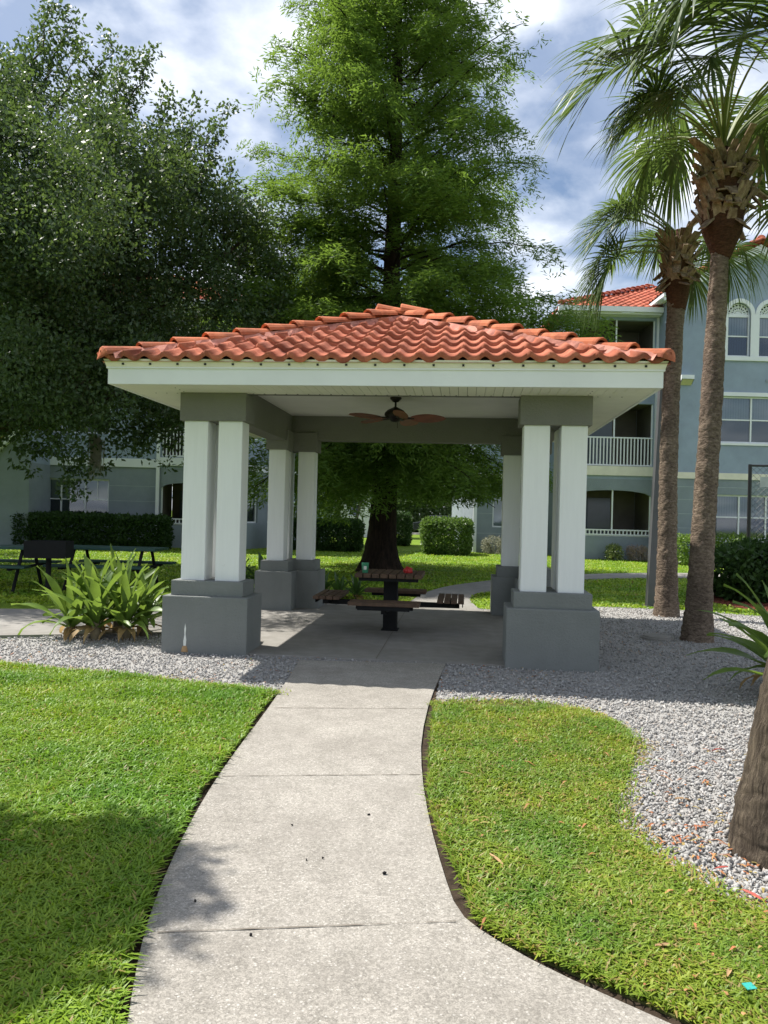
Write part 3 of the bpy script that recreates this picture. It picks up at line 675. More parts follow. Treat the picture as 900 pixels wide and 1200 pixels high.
# ------------------------------------------------------------------ ceiling fan
fp = ploc(-.03, -.15)
fan = thing('ceiling_fan', 'dark bronze ceiling fan with reddish brown leaf shaped blades under the pavilion ceiling', 'ceiling fan', (fp[0], fp[1], 2.96), .25)
MB().lathe([(.075, 0), (.07, -.02), (.035, -.055), (.012, -.06)], n=20).build('canopy', K['bronze'], fan, True)
MB().lathe([(.013, -.055), (.013, -.14)], n=10).build('downrod', K['bronze'], fan, True)
MB().lathe([(.02, -.12), (.05, -.135), (.10, -.16), (.135, -.195), (.138, -.225), (.12, -.25), (.08, -.27), (.055, -.30), (.02, -.31)], n=24).build('motor', K['bronze'], fan, True)
MB().tube([(.03, 0, -.30), (.03, 0, -.385)], .003, 6).build('pull_chain', K['bronze'], fan)
for k in range(5):
    a = k*2*math.pi/5 - .17-.25
    Mb = Matrix.Rotation(a, 4, 'Z') @ Matrix.Translation((0, 0, -.262)) @ Matrix.Rotation(R(-24), 4, 'X')
    ar = MB(); ar.box(.10, .24, -.014, .014, -.006, .006, 0, Mb)
    bl = MB(); n = 14; top = []; bot = []
    for i in range(n+1):
        s = i/n; x = .20+s*.44; hw = .098*math.sin(math.pi*min(1, (s*.93+.07)))**.62
        top.append((x, hw)); bot.append((x, -hw))
    pts = bot+top[::-1]
    bl.prism(pts, -.004, .004, 0, Mb)
    b_ = bl.build('blade', K['bladew'], fan); ar.build('blade_arm', K['bronze'], b_)

# ------------------------------------------------------------------ pedestal picnic table in the pavilion
tb = gp(457, 738, .04)
pt = thing('picnic_table', 'brown slatted pedestal picnic table with four bench seats under the pavilion', 'picnic table', (tb[0], tb[1], .042), -PROT)
MB().box(-.085, .085, -.085, .085, 0, .66).build('post', K['blackmetal'], pt, bevel=.006)
MB().box(-.105, .105, -.105, .105, 0, .012).build('base_plate', K['blackmetal'], pt)
tt = MB(); rw = random.Random(3)
nS = 8; wS = .82/nS
for i in range(nS):
    x0 = -.41+i*wS; j = rw.uniform(-.006, .006)
    tt.box(x0+.006, x0+wS-.006, -.41+j, .41+j, .675, .725)
tt.build('tabletop', K['wood'], pt, bevel=.006)
MB().box(-.36, .36, -.38, -.32, .635, .674).box(-.36, .36, .32, .38, .635, .674).box(-.05, .05, -.32, .32, .63, .674).build('top_frame', K['blackmetal'], pt)
for k in range(4):
    Ma = Matrix.Rotation(k*math.pi/2, 4, 'Z'); sg = MB()
    for i in range(4):
        y0 = -.92+i*.083; sg.box(-.41, .41, y0+.005, y0+.078, .395, .435, 0, Ma)
    s_ = sg.build('seat', K['wood'], pt, bevel=.005)
    MB().box(-.03, .03, -.86, -.085, .30, .36, 0, Ma).box(-.33, .33, -.80, -.74, .345, .393, 0, Ma).box(-.30, .30, -.905, -.893, .345, .394, 0, Ma).build('seat_arm', K['blackmetal'], s_)
# things left on the table
M_t = Matrix.Translation((tb[0], tb[1], 0)) @ Matrix.Rotation(-PROT, 4, 'Z')
q = M_t @ Vector((-.30, -.26, .767))
cu = thing('paper_cup', 'small green paper cup left on the picnic tabletop', 'cup', q)
MB().lathe([(.036, 0), (.046, .12), (.048, .122), (.044, .122), (.035, .006)], n=20).build('cup_wall', K['cup'], cu, True)
MB().box(-.018, .018, -.0468, -.0445, .04, .085).build('label', K['paper'], cu)
q = M_t @ Vector((.22, -.10, .767)); tp = MB()
bm = bmesh.new(); bmesh.ops.create_icosphere(bm, subdivisions=3, radius=.055)
for v in bm.verts:
    n_ = math.sin(v.co.x*90)*math.cos(v.co.y*70+v.co.z*60); v.co *= 1+.18*n_; v.co.z = max(-.03, v.co.z*.9)
me = bpy.data.meshes.new('wrapper'); bm.to_mesh(me); bm.free(); me.materials.append(K['red'])
wr = bpy.data.objects.new('crumpled_wrapper', me); col.objects.link(wr); wr.location = q+Vector((0, 0, .03)); tag(wr, 'crumpled red wrapper lying on the picnic tabletop', 'wrapper')

# ------------------------------------------------------------------ green picnic tables and grill on the left
def green_table(loc, rz, label):
    t = thing('park_picnic_table', label, 'picnic table', loc, rz, 'green picnic tables in the shade')
    mb = MB()
    for i in range(5): mb.box(-.9, .9, -.37+i*.15, -.37+i*.15+.14, .72, .765)
    mb.build('tabletop', K['greenm'], t, bevel=.006)
    for s in (-1, 1):
        b2 = MB()
        for i in range(2): y = s*.70-.14+i*.145; b2.box(-.9, .9, y, y+.135, .43, .47)
        b2.build('bench', K['greenm'], t, bevel=.006)
        x = s*.62
        for yy in (-1, 1):
            MB().tube([(x, yy*.62, 0), (x, yy*.24, .72)], .03, 8).build('leg', K['blackmetal'], t)
        MB().box(x-.03, x+.03, -.80, .80, .39, .428).build('crossbar', K['blackmetal'], t)
    return t
p = gp(-10, 690); green_table((p[0], p[1], 0), .05, 'dark green picnic table at the left edge, farther from the pavilion')
p = gp(132, 690); green_table((p[0], p[1], 0), -.05, 'dark green picnic table half hidden behind the strap leaf lily')
p = gp(56, 697)
gr = thing('charcoal_grill', 'black park charcoal grill on a post between the green tables', 'grill', (p[0], p[1], 0), .1)
MB().lathe([(.045, 0), (.045, .62)], n=12).build('post', K['blackmetal'], gr)
MB().box(-.33, .33, -.22, -.20, .62, .90).box(-.33, -.31, -.20, .22, .62, .90).box(.31, .33, -.20, .22, .62, .90).box(-.31, .31, -.20, .22, .62, .64).box(-.33, .33, .22, .24, .62, .90).build('firebox', K['blackmetal'], gr)
gg = MB()
for i in range(11): gg.box(-.29+i*.055, -.28+i*.055, -.20, .22, .82, .83)
gg.build('grate', K['chrome'], gr)

# ------------------------------------------------------------------ walls with openings
class Frame:
    """a wall plane: origin, direction along it, outward normal on its right-hand side"""
    def __init__(s, O, ang): s.O = Vector((O[0], O[1], 0)); s.M = Matrix.Translation(s.O) @ Matrix.Rotation(ang, 4, 'Z')
def wall(mb, fr, x0, x1, z0, z1, ops=(), depth=.16, mfun=None):
    """outer face (y=0 of the frame, facing -y) with reveals round rectangular openings; arch = rise of the arched head"""
    xs = sorted({x0, x1, *[o[0] for o in ops], *[o[1] for o in ops]}); zs = sorted({z0, z1, *[o[2] for o in ops], *[o[3] for o in ops], *([2.97] if z0 < 2.97 < z1 else [])})
    for i in range(len(xs)-1):
        for j in range(len(zs)-1):
            a, b_, c, d = xs[i], xs[i+1], zs[j], zs[j+1]
            if any(o[0] <= a+1e-6 and o[1] >= b_-1e-6 and o[2] <= c+1e-6 and o[3] >= d-1e-6 for o in ops): continue
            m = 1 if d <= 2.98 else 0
            mb.add([(a, 0, c), (b_, 0, c), (b_, 0, d), (a, 0, d)], [(0, 1, 2, 3)], m, fr.M)
    for o in ops:
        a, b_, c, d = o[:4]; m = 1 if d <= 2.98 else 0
        mb.add([(a, 0, c), (b_, 0, c), (b_, depth, c), (a, depth, c)], [(3, 2, 1, 0)], m, fr.M)
        mb.add([(a, 0, c), (a, 0, d), (a, depth, d), (a, depth, c)], [(3, 2, 1, 0)][::1], m, fr.M)
        mb.add([(b_, 0, c), (b_, 0, d), (b_, depth, d), (b_, depth, c)], [(0, 1, 2, 3)], m, fr.M)
        mb.add([(a, 0, d), (b_, 0, d), (b_, depth, d), (a, depth, d)], [(0, 1, 2, 3)], m, fr.M)
        if len(o) > 4 and o[4]:
            rise_ = o[4]; n = 14; w_ = b_-a
            for k in range(n):
                s0, s1 = k/n, (k+1)/n; f0, f1 = [d-rise_*(1-math.sqrt(max(0, 1-(2*s-1)**2))) for s in (s0, s1)]
                V = [(a+w_*s0, -.0, f0), (a+w_*s1, -.0, f1), (a+w_*s1, -.0, d), (a+w_*s0, -.0, d), (a+w_*s0, depth, f0), (a+w_*s1, depth, f1)]
                mb.add(V, [(0, 1, 2, 3), (0, 4, 5, 1)], m, fr.M)
def window(parent, fr, x0, x1, z0, z1, cols=2, midbar=True, blind=True, dy=.10, muntin=False, label=None):
    """white frame with panes and blinds behind"""
    f = MB(); t = .055
    def bx(a, b_, c, d, y0=dy-.03, y1=dy+.03): f.box(a, b_, y0, y1, c, d, 0, fr.M)
    bx(x0, x0+t, z0, z1); bx(x1-t, x1, z0, z1); bx(x0+t, x1-t, z0, z0+t); bx(x0+t, x1-t, z1-t, z1)
    wd = (x1-x0)/cols; zm = (z0+z1)/2
    for k in range(1, cols): bx(x0+k*wd-t/2, x0+k*wd+t/2, z0+t, z1-t)
    if midbar:
        for k in range(cols): bx(x0+k*wd+(t if k == 0 else t/2), x0+(k+1)*wd-(t if k == cols-1 else t/2), zm-.022, zm+.022, dy-.022, dy+.026)
    if muntin:
        for k in range(cols):
            xm = x0+(k+.5)*wd; bx(xm-.012, xm+.012, zm+.022, z1-t, dy-.012, dy+.012)
    o = f.build('window', K['white'], parent)
    MB().add([(x0+.02, dy+.004, z0+.02), (x1-.02, dy+.004, z0+.02), (x1-.02, dy+.004, z1-.02), (x0+.02, dy+.004, z1-.02)], [(0, 1, 2, 3)], 0, fr.M).build('pane', GL, o)
    if blind:
        b_ = MB(); n = int((x1-x0)/.09)
        for i in range(n):
            xa = x0+.03+i*(x1-x0-.06)/n; b_.add([(xa, dy+.07, z0), (xa+.088, dy+.074, z0), (xa+.088, dy+.074, z1), (xa, dy+.07, z1)], [(0, 1, 2, 3)], 0, fr.M)
        b_.build('blind', K['blind'], o)
        if midbar: MB().add([(x0+.03, dy+.035, z0+.03), (x1-.03, dy+.035, z0+.03), (x1-.03, dy+.035, zm), (x0+.03, dy+.035, zm)], [(0, 1, 2, 3)], 0, fr.M).build('insect_screen', SCR, o)
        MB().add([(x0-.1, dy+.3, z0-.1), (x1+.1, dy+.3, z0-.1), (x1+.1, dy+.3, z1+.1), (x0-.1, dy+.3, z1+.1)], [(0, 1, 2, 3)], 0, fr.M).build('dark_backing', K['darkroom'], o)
    return o
def gl():
    m = bpy.data.materials.new('clear_pane'); m.use_nodes = True; t = m.node_tree; t.nodes.clear()
    a = node(t, 'ShaderNodeBsdfTransparent'); a.inputs[0].default_value = (.62, .68, .72, 1); g = node(t, 'ShaderNodeBsdfGlossy'); g.inputs['Roughness'].default_value = .04; g.inputs[0].default_value = (.9, .95, 1, 1)
    fz = node(t, 'ShaderNodeFresnel'); fz.inputs[0].default_value = 1.6
    ma = node(t, 'ShaderNodeMath', operation='ADD'); ma.inputs[1].default_value = .06; t.links.new(fz.outputs[0], ma.inputs[0])
    x = node(t, 'ShaderNodeMixShader'); t.links.new(ma.outputs[0], x.inputs[0]); t.links.new(a.outputs[0], x.inputs[1]); t.links.new(g.outputs[0], x.inputs[2])
    o = node(t, 'ShaderNodeOutputMaterial'); t.links.new(x.outputs[0], o.inputs[0]); return m
GL = gl()
SCR = bpy.data.materials.new('insect_screen'); SCR.use_nodes = True
_t = SCR.node_tree; _t.nodes.clear(); _a = node(_t, 'ShaderNodeBsdfTransparent'); _a.inputs[0].default_value = (.42, .44, .47, 1); _d = node(_t, 'ShaderNodeBsdfDiffuse'); _d.inputs[0].default_value = (.09, .10, .11, 1)
_m = node(_t, 'ShaderNodeMixShader'); _m.inputs[0].default_value = .35; _t.links.new(_a.outputs[0], _m.inputs[1]); _t.links.new(_d.outputs[0], _m.inputs[2]); _t.links.new(_m.outputs[0], node(_t, 'ShaderNodeOutputMaterial').inputs[0])
def railing(parent, fr, x0, x1, z0, z1, y=.0, gap=.125):
    mb = MB(); mb.box(x0, x1, y-.03, y+.03, z1-.05, z1, 0, fr.M); mb.box(x0, x1, y-.03, y+.03, z0, z0+.05, 0, fr.M)
    n = max(2, int((x1-x0)/gap))
    for i in range(n+1):
        x = x0+.03+(x1-x0-.06)*i/n; mb.box(x-.022, x+.022, y-.02, y+.02, z0+.05, z1-.05, 0, fr.M)
    return mb.build('railing', K['white'], parent)
def porch(parent, fr, x0, x1, z0, z1, depth=1.9, mull=None, seed=0):
    """recessed porch behind an opening: back wall, side walls, ceiling, dark glass door, screen frame"""
    mb = MB()
    mb.add([(x0, depth, z0-.6), (x1, depth, z0-.6), (x1, depth, z1+.2), (x0, depth, z1+.2)], [(0, 1, 2, 3)], 0, fr.M)
    mb.add([(x0-.01, .17, z0-.6), (x0-.01, depth, z0-.6), (x0-.01, depth, z1+.2), (x0-.01, .17, z1+.2)], [(0, 1, 2, 3)], 0, fr.M)
    mb.add([(x1+.01, .17, z0-.6), (x1+.01, depth, z0-.6), (x1+.01, depth, z1+.2), (x1+.01, .17, z1+.2)], [(3, 2, 1, 0)], 0, fr.M)
    mb.add([(x0, .17, z1+.01), (x1, .17, z1+.01), (x1, depth, z1+.01), (x0, depth, z1+.01)], [(0, 1, 2, 3)], 0, fr.M)
    mb.add([(x0, .17, z0-.05), (x1, .17, z0-.05), (x1, depth, z0-.05), (x0, depth, z0-.05)], [(3, 2, 1, 0)], 0, fr.M)
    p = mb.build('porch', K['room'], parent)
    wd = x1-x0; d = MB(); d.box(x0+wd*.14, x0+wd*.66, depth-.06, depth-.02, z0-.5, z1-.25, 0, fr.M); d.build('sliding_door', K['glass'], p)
    fm = MB(); t = .05
    fm.box(x0, x0+t, .05, .10, z0, z1, 0, fr.M); fm.box(x1-t, x1, .05, .10, z0, z1, 0, fr.M)
    for mm in (mull or [(x0+x1)/2]): fm.box(mm-t/2, mm+t/2, .05, .10, z0, z1, 0, fr.M)
    fm.box(x0+t, x1-t, .055, .095, z0, z0+t, 0, fr.M)
    fm.build('screen_frame', K['white'], p)
    return p
def scoreband(mb, fr, x0, x1, zs, cut=()):
    for z in zs:
        segs = [(x0, x1)]
        for a, b_, c, d in cut:
            if c < z < d: segs = [s for q in segs for s in ((q[0], min(q[1], a)), (max(q[0], b_), q[1])) if s[1]-s[0] > .03]
        for a, b_ in segs: mb.box(a, b_, -.004, .0, z-.011, z+.011, 2, fr.M)

# ------------------------------------------------------------------ right apartment building
rb = thing('apartment_building', 'blue grey three storey apartment building with screened balconies behind the palms', 'building', (0, 0, 0))
WY, BY, MY = 27.0, 28.2, 31.0
fw, fb, fm_ = Frame((0, WY), 0), Frame((0, BY), 0), Frame((0, MY), 0)
wl = MB()
w2 = (11.70, 14.0, 4.28, 5.92); w1 = (11.55, 14.4, .88, 2.45); wa = (11.92, 12.72, 7.32, 8.78); wb = (13.02, 13.82, 7.32, 8.78)
WX0, WX1, APX = 9.92, 15.9, 12.9
EZ, AZ = 9.62, 11.22
wall(wl, fw, WX0, WX1, 0, 9.62, [w1, w2, (wa[0], wa[1], 7.32, 9.22, .40), (wb[0], wb[1], 7.32, 9.22, .40)])
wl.add([(WX0, 0, EZ), (WX1, 0, EZ), (APX, 0, AZ-.1)], [(0, 1, 2)], 0, fw.M)
fside = Frame((WX0, WY+9), -math.pi/2)
wall(wl, fside, 0, 9, 0, 9.62)                                     # wing's sunlit left side
oA = (6.98, 9.80)
wall(wl, fb, 6.60, WX0, 0, 9.05, [(oA[0], oA[1], .86, 2.56, .22), (oA[0], oA[1], 3.42, 5.75), (oA[0], oA[1], 6.45, 8.82)])
wall(wl, Frame((6.60, BY+8), -math.pi/2), 0, 8, 0, 9.05)
wm = (4.38, 5.75, 1.05, 2.45)
wall(wl, fm_, 3.62, 6.60, 0, 6.1, [wm, (4.38, 5.75, 4.2, 5.7)])
wall(wl, Frame((3.62, MY+10), -math.pi/2), 0, 10, 0, 6.1)
scoreband(wl, fw, WX0+.02, WX1, (.75, 1.25, 1.75, 2.25, 2.7), [w1]); scoreband(wl, fm_, 3.7, 6.5, (.8, 1.6, 2.4), [wm])
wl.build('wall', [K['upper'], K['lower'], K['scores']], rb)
for a_ in ((WX0-.03, WX1, -.04, .01, 2.99, 3.21, 0, fw.M), (6.58, WX0-.03, -.06, .01, 3.10, 3.44, 0, fb.M), (3.58, 6.58, -.04, .01, 2.99, 3.21, 0, fm_.M)): MB().box(*a_).build('floor_band', K['trim'], rb)
window(rb, fw, *w1, cols=3); window(rb, fw, *w2, cols=2); window(rb, fm_, *wm, cols=1, midbar=False)
window(rb, fm_, 4.38, 5.75, 4.2, 5.7)
for q in (wa, wb):
    aw = window(rb, fw, *q, cols=1); la = MB(); rr = random.Random(int(q[0]*100))
    cxm, r_ = (q[0]+q[1])/2, (q[1]-q[0])/2
    la.box(q[0], q[1], .07, .13, 8.78, 8.83, 0, fw.M)
    # pierced plaster lunette: rings of small bars and rosettes
    for ring in (0.42, .72, .97):
        pts = [(cxm+r_*ring*math.cos(a), .10, 8.83+.37*ring*math.sin(a)) for a in np.linspace(0, math.pi, 19)]
        la.tube([fw.M @ Vector(p_) for p_ in pts], .022, 6)
    for k in range(9):
        a = math.pi*(k+.5)/9
        for (ra, rb_, da) in ((.0, .42, .0), (.42, .72, .12), (.42, .72, -.12), (.72, .97, .1), (.72, .97, -.1)):
            la.tube([fw.M @ Vector((cxm+r_*ra*math.cos(a-da), .10, 8.83+.37*ra*math.sin(a-da))), fw.M @ Vector((cxm+r_*rb_*math.cos(a+da), .10, 8.83+.37*rb_*math.sin(a+da)))], .016, 5)
    la.build('lattice', K['white'], aw)
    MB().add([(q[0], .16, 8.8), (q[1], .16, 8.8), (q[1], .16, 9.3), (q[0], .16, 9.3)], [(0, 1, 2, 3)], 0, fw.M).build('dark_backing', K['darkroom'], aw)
su = MB(); t_ = .11       # white surround of the arched pair
for q in (wa, wb):
    cxm, r_ = (q[0]+q[1])/2, (q[1]-q[0])/2
    n = 16
    for k in range(n):
        a0, a1 = math.pi*k/n, math.pi*(k+1)/n
        ri, ro = (r_, .40), (r_+.14, .54)
        V = [(cxm+ri[0]*math.cos(a0), 8.82+ri[1]*math.sin(a0)), (cxm+ro[0]*math.cos(a0), 8.82+ro[1]*math.sin(a0)), (cxm+ro[0]*math.cos(a1), 8.82+ro[1]*math.sin(a1)), (cxm+ri[0]*math.cos(a1), 8.82+ri[1]*math.sin(a1))]
        su.add([(x, -.05, z) for x, z in V]+[(x, .02, z) for x, z in V], [(0, 1, 2, 3), (1, 5, 6, 2), (0, 3, 7, 4)], 0, fw.M)
su.box(wa[0]-.14, wa[0], -.05, .02, 7.32, 8.82, 0, fw.M); su.box(wa[1], wb[0], -.048, .02, 7.32, 8.82, 0, fw.M); su.box(wb[1], wb[1]+.14, -.05, .02, 7.32, 8.82, 0, fw.M)
su.box(wa[0]-.16, wb[1]+.16, -.07, .02, 7.17, 7.318, 0, fw.M); su.build('window_surround', K['white'], rb)
for nm_, a_ in (('window_header', (w2[0]-.08, w2[1]+.08, -.05, .0, 5.925, 6.06, 0, fw.M)), ('window_sill', (w2[0]-.05, w2[1]+.05, -.04, 0, 4.20, 4.276, 0, fw.M)), ('window_sill', (w1[0]-.05, w1[1]+.05, -.04, 0, .78, .876, 0, fw.M))): MB().box(*a_).build(nm_, K['white'], rb)
for k in range(2): MB().box(13.30+k*.26, 13.48+k*.26, -.02, 0, 6.44, 6.54, 0, fw.M).build('wall_vent', K['sign'], rb)
porch(rb, fb, oA[0], oA[1], .86, 2.56); porch(rb, fb, oA[0], oA[1], 3.45, 5.75); porch(rb, fb, oA[0], oA[1], 6.45, 8.82)
railing(rb, fb, oA[0]+.005, oA[1]-.005, .90, 1.12, .03, .135); railing(rb, fb, oA[0]+.005, oA[1]-.005, 3.46, 4.52, .03); railing(rb, fb, oA[0]+.005, oA[1]-.005, 6.5, 7.5, .03)
# roofs
def flatroof(parts, name='roof'):
    VV, FF, b_ = [], [], 0
    for v_, f_ in parts: VV.append(v_); FF.append(f_+b_); b_ += len(v_)
    return fast(name, np.concatenate(VV), np.concatenate(FF), K['tilefar'], rb)
def slope3(A, B, up, L, lf, rf, seed=0):
    """slope from the eave A-B rising along up"""
    A, B, up = np.array(A, float), np.array(B, float), np.array(up, float); U = (B-A)/np.linalg.norm(B-A); up = up/np.linalg.norm(up); N = np.cross(U, up)
    return tile_slope(A, U, up, N, lf, rf, L, .27, .42, .05, .035, 4, .004, seed)
W_ = 9.6-6.15
parts = [slope3((6.2, BY-.45, 9.15), (11.3, BY-.45, 9.15), (0, 1, .45), 5.7, lambda v: v*.92, lambda v: 5.2, 1),
         slope3((6.2, BY+10, 9.15), (6.2, BY-.45, 9.15), (1, 0, .45), 5.4, lambda v: 0, lambda v: 10.4-v*.92, 2)]
r1 = flatroof(parts)
cr = MB(); cap_row(cr, (6.22, BY-.42, 9.22), (11.15, BY+4.50, 11.42), 17, .13, 2); cr.build('hip_cap', K['tilefar'], r1)
sp = (AZ-EZ)/(APX-WX0)
v1 = slope3((WX0-.35, WY+9, EZ-.15), (WX0-.35, WY-.35, EZ-.15), (1, 0, sp), (APX-WX0+.35)*math.hypot(1, sp), lambda v: 0, lambda v: 9.35, 3)
v2 = slope3((WX1+.35, WY-.35, EZ-.15), (WX1+.35, WY+9, EZ-.15), (-1, 0, sp), (WX1+.35-APX)*math.hypot(1, sp), lambda v: 0, lambda v: 9.35, 4)
r2 = flatroof([v1, v2])
cr = MB(); cap_row(cr, (WX0-.4, WY-.33, EZ-.12), (APX, WY-.33, AZ+.10), 9, .13, 5); cap_row(cr, (WX1+.4, WY-.33, EZ-.12), (APX, WY-.33, AZ+.10), 9, .13, 6); cap_row(cr, (APX, WY-.3, AZ+.14), (APX, WY+9, AZ+.14), 20, .13, 7); cr.build('rake_cap', K['tilefar'], r2)
rk = MB()
for s in (-1, 1):
    xe = WX0-.35 if s < 0 else WX1+.35
    A, B = (xe, EZ-.20), (APX, AZ-.02)
    V = [(A[0], -.26, A[1]-.26), (A[0], -.26, A[1]), (B[0], -.26, B[1]), (B[0], -.26, B[1]-.30)]
    rk.add(V+[(x, 0.02, z) for x, y, z in V], [(0, 3, 2, 1), (0, 4, 7, 3), (1, 2, 6, 5)] if s < 0 else [(0, 1, 2, 3), (0, 3, 7, 4), (1, 5, 6, 2)], 0, fw.M)
rk.build('rake_board', K['white'], r2)
v3 = slope3((3.25, MY-.4, 6.2), (6.6, MY-.4, 6.2), (0, 1, .45), 3.4, lambda v: v*.9, lambda v: 3.35, 8)
v4 = slope3((3.25, MY+10, 6.2), (3.25, MY-.4, 6.2), (1, 0, .45), 3.4, lambda v: 0, lambda v: 10.4-v*.9, 9)
flatroof([v3, v4])
for nm_, a_ in (('gutter', (6.12, WX0-.02, -.55, -.40, 8.99, 9.17, 0, fb.M)), ('eave_soffit', (6.12, WX0-.02, -.40, .0, 8.93, 8.985, 0, fb.M)), ('gutter', (3.2, 6.5, -.5, -.36, 6.04, 6.22, 0, fm_.M)), ('eave_soffit', (WX0-.37, WX0-.02, -.30, 5, 9.30, 9.42, 0, fw.M))): MB().box(*a_).build(nm_, K['white'], rb)
dsp = MB(); dsp.box(9.84, 9.915, -.09, -.01, 0, 9.0, 0, fb.M); dsp.build('downspout', K['white'], rb)
dsp = MB(); dsp.box(3.60, 3.74, -.10, -.01, 0, 6.0, 0, fm_.M); dsp.build('downspout', K['white'], rb)
p = at(803, 446, WY)
wlt = thing('wall_light', 'square flood light with yellowish lens on the blue grey gable wall', 'wall light', (p[0], WY, p[2]))
MB().add([(-.22, -.02, -.16), (.22, -.02, -.16), (.22, -.02, .16), (-.22, -.02, .16), (-.22, -.26, .02), (.22, -.26, .02), (.22, -.26, .16), (-.22, -.26, .16)], [(0, 4, 7, 3), (1, 2, 6, 5), (4, 5, 6, 7), (3, 7, 6, 2)]).box(-.22, .22, -.02, -.001, -.16, .16).build('housing', K['white'], wlt)
MB().add([(-.19, -.03, -.165), (.19, -.03, -.165), (.19, -.255, .0), (-.19, -.255, .0)], [(0, 1, 2, 3)]).build('lens', K['lampglass'], wlt)

# ------------------------------------------------------------------ left apartment building
lb = thing('apartment_building', 'shaded grey blue apartment building with white floor band behind the oak', 'building', (0, 0, 0))
PA, PB = np.array([-13.25, 28.4]), np.array([-5.25, 28.8])
ang = math.atan2(PB[1]-PA[1], PB[0]-PA[0]); flb = Frame(PA, ang)
LX = np.linalg.norm(PB-PA)
def lx(px):                                  # pixel column to distance along the left front wall
    d = ray(px, 600); A = np.array([[d[0], -(PB-PA)[0]/LX], [d[1], -(PB-PA)[1]/LX]]); return np.linalg.solve(A, PA)[1]
wl = MB(); a0, a1 = lx(42), lx(127); b0_, b1_ = lx(188), LX-.9
ops = [(a0, a1, .98, 2.50), (b0_, b1_, .86, 2.45, .2), (b0_, b1_, 3.40, 5.75), (a0, a1, 4.2, 5.9), (b0_, b1_, 6.4, 8.8)]
wall(wl, flb, -.6, LX, 0, 9.05, ops)
ang2 = math.atan2(8.2, 2.62); fs = Frame(PB, ang2)
sw = []
for px_ in (296, 319, 344, 367):
    d = ray(px_, 600); dv = np.array([math.cos(ang2), math.sin(ang2)]); A = np.array([[d[0], -dv[0]], [d[1], -dv[1]]]); sw.append(np.linalg.solve(A, PB)[1])
sops = [(s-.42, s+.42, 1.0, 2.45) for s in sw] + [(s-.42, s+.42, 4.2, 5.7) for s in sw]
wall(wl, fs, 0, 8.7, 0, 9.05, sops)
# low projecting wing at the far left
fwg = Frame((-15.6, 26.4), ang); wgx = lx(31)+2.35
WT = lambda x: 3.62+.9*(x-2.35)
wl.add([(.5, 0, 0), (3.3, 0, 0), (3.3, 0, WT(2.95)), (2.95, 0, WT(2.95)), (.5, 0, WT(.5))], [(0, 1, 2, 3, 4)], 1, fwg.M)
e_ = fwg.M @ Vector((3.3, 0, 0))
wall(wl, Frame((e_[0], e_[1]), ang+math.pi/2), 0, 2.2, 0, WT(2.95))
scoreband(wl, flb, -.55, b0_-.2, (.55, 1.15, 1.72, 2.28), [(a0, a1, .98, 2.5)])
wl.build('wall', [K['upper'], K['lower'], K['scores']], lb)
for a_ in ((-.6, b0_-.05, -.04, .01, 2.985, 3.30, 0, flb.M), (b0_-.05, LX, -.07, .01, 3.08, 3.38, 0, flb.M), (.0, 8.7, -.05, .01, 2.985, 3.22, 0, fs.M)): MB().box(*a_).build('floor_band', K['white'], lb)
window(lb, flb, *ops[0][:4], cols=3, muntin=True); window(lb, flb, *ops[3][:4], cols=3)
for o_ in sops: window(lb, fs, *o_[:4], cols=1)
for o_ in (ops[1], ops[2], ops[4]): porch(lb, flb, *o_[:4], mull=[o_[0]+(o_[1]-o_[0])*.62])
railing(lb, flb, b0_+.005, b1_-.005, .90, 1.12, .03, .135); railing(lb, flb, b0_+.005, b1_-.005, 3.42, 4.50, .03); railing(lb, flb, b0_+.005, b1_-.005, 6.44, 7.45, .03)
dsp = MB(); dx_ = lx(184.5); dsp.box(dx_-.06, dx_+.06, -.12, -.045, 0, 9.0, 0, flb.M); dsp.build('downspout', K['white'], lb)
dv = np.array([math.cos(ang), math.sin(ang), 0]); nv = np.array([-math.sin(ang), math.cos(ang), 0])
E1 = np.array([*PA, 9.15])-dv*8-nv*.5; E2 = np.array([*PB, 9.15])+dv*.5-nv*.5
v1 = slope3(E1, E2, nv*1+np.array([0, 0, .45]), 5.5, lambda v: 0, lambda v: np.linalg.norm(E2-E1)-v*.92, 11)
E3 = np.array([*PB, 9.15])+dv*.5-nv*.5; E4 = np.array([-2.2, 37.4, 9.15]); d2 = (E4-E3)/np.linalg.norm(E4-E3); n2v = np.array([-d2[1], d2[0], 0])
v2 = slope3(E3, E4, n2v+np.array([0, 0, .45]), 5.5, lambda v: v*.9, lambda v: 8.9, 12)
VV, FF, b_ = [], [], 0
for v_, f_ in (v1, v2): VV.append(v_); FF.append(f_+b_); b_ += len(v_)
lroof = fast('roof', np.concatenate(VV), np.concatenate(FF), K['tilefar'], lb)
cr = MB(); cap_row(cr, E3+np.array([0, 0, .1]), E3-dv*4.6+nv*4.6+np.array([0, 0, 2.2]), 14, .13, 8); cr.build('hip_cap', K['tilefar'], lroof)
for nm_, a_ in (('gutter', (-8, LX+.5, -.62, -.46, 8.98, 9.17, 0, flb.M)), ('eave_soffit', (-8, LX+.5, -.46, 0, 8.92, 8.975, 0, flb.M))): MB().box(*a_).build(nm_, K['white'], lb)
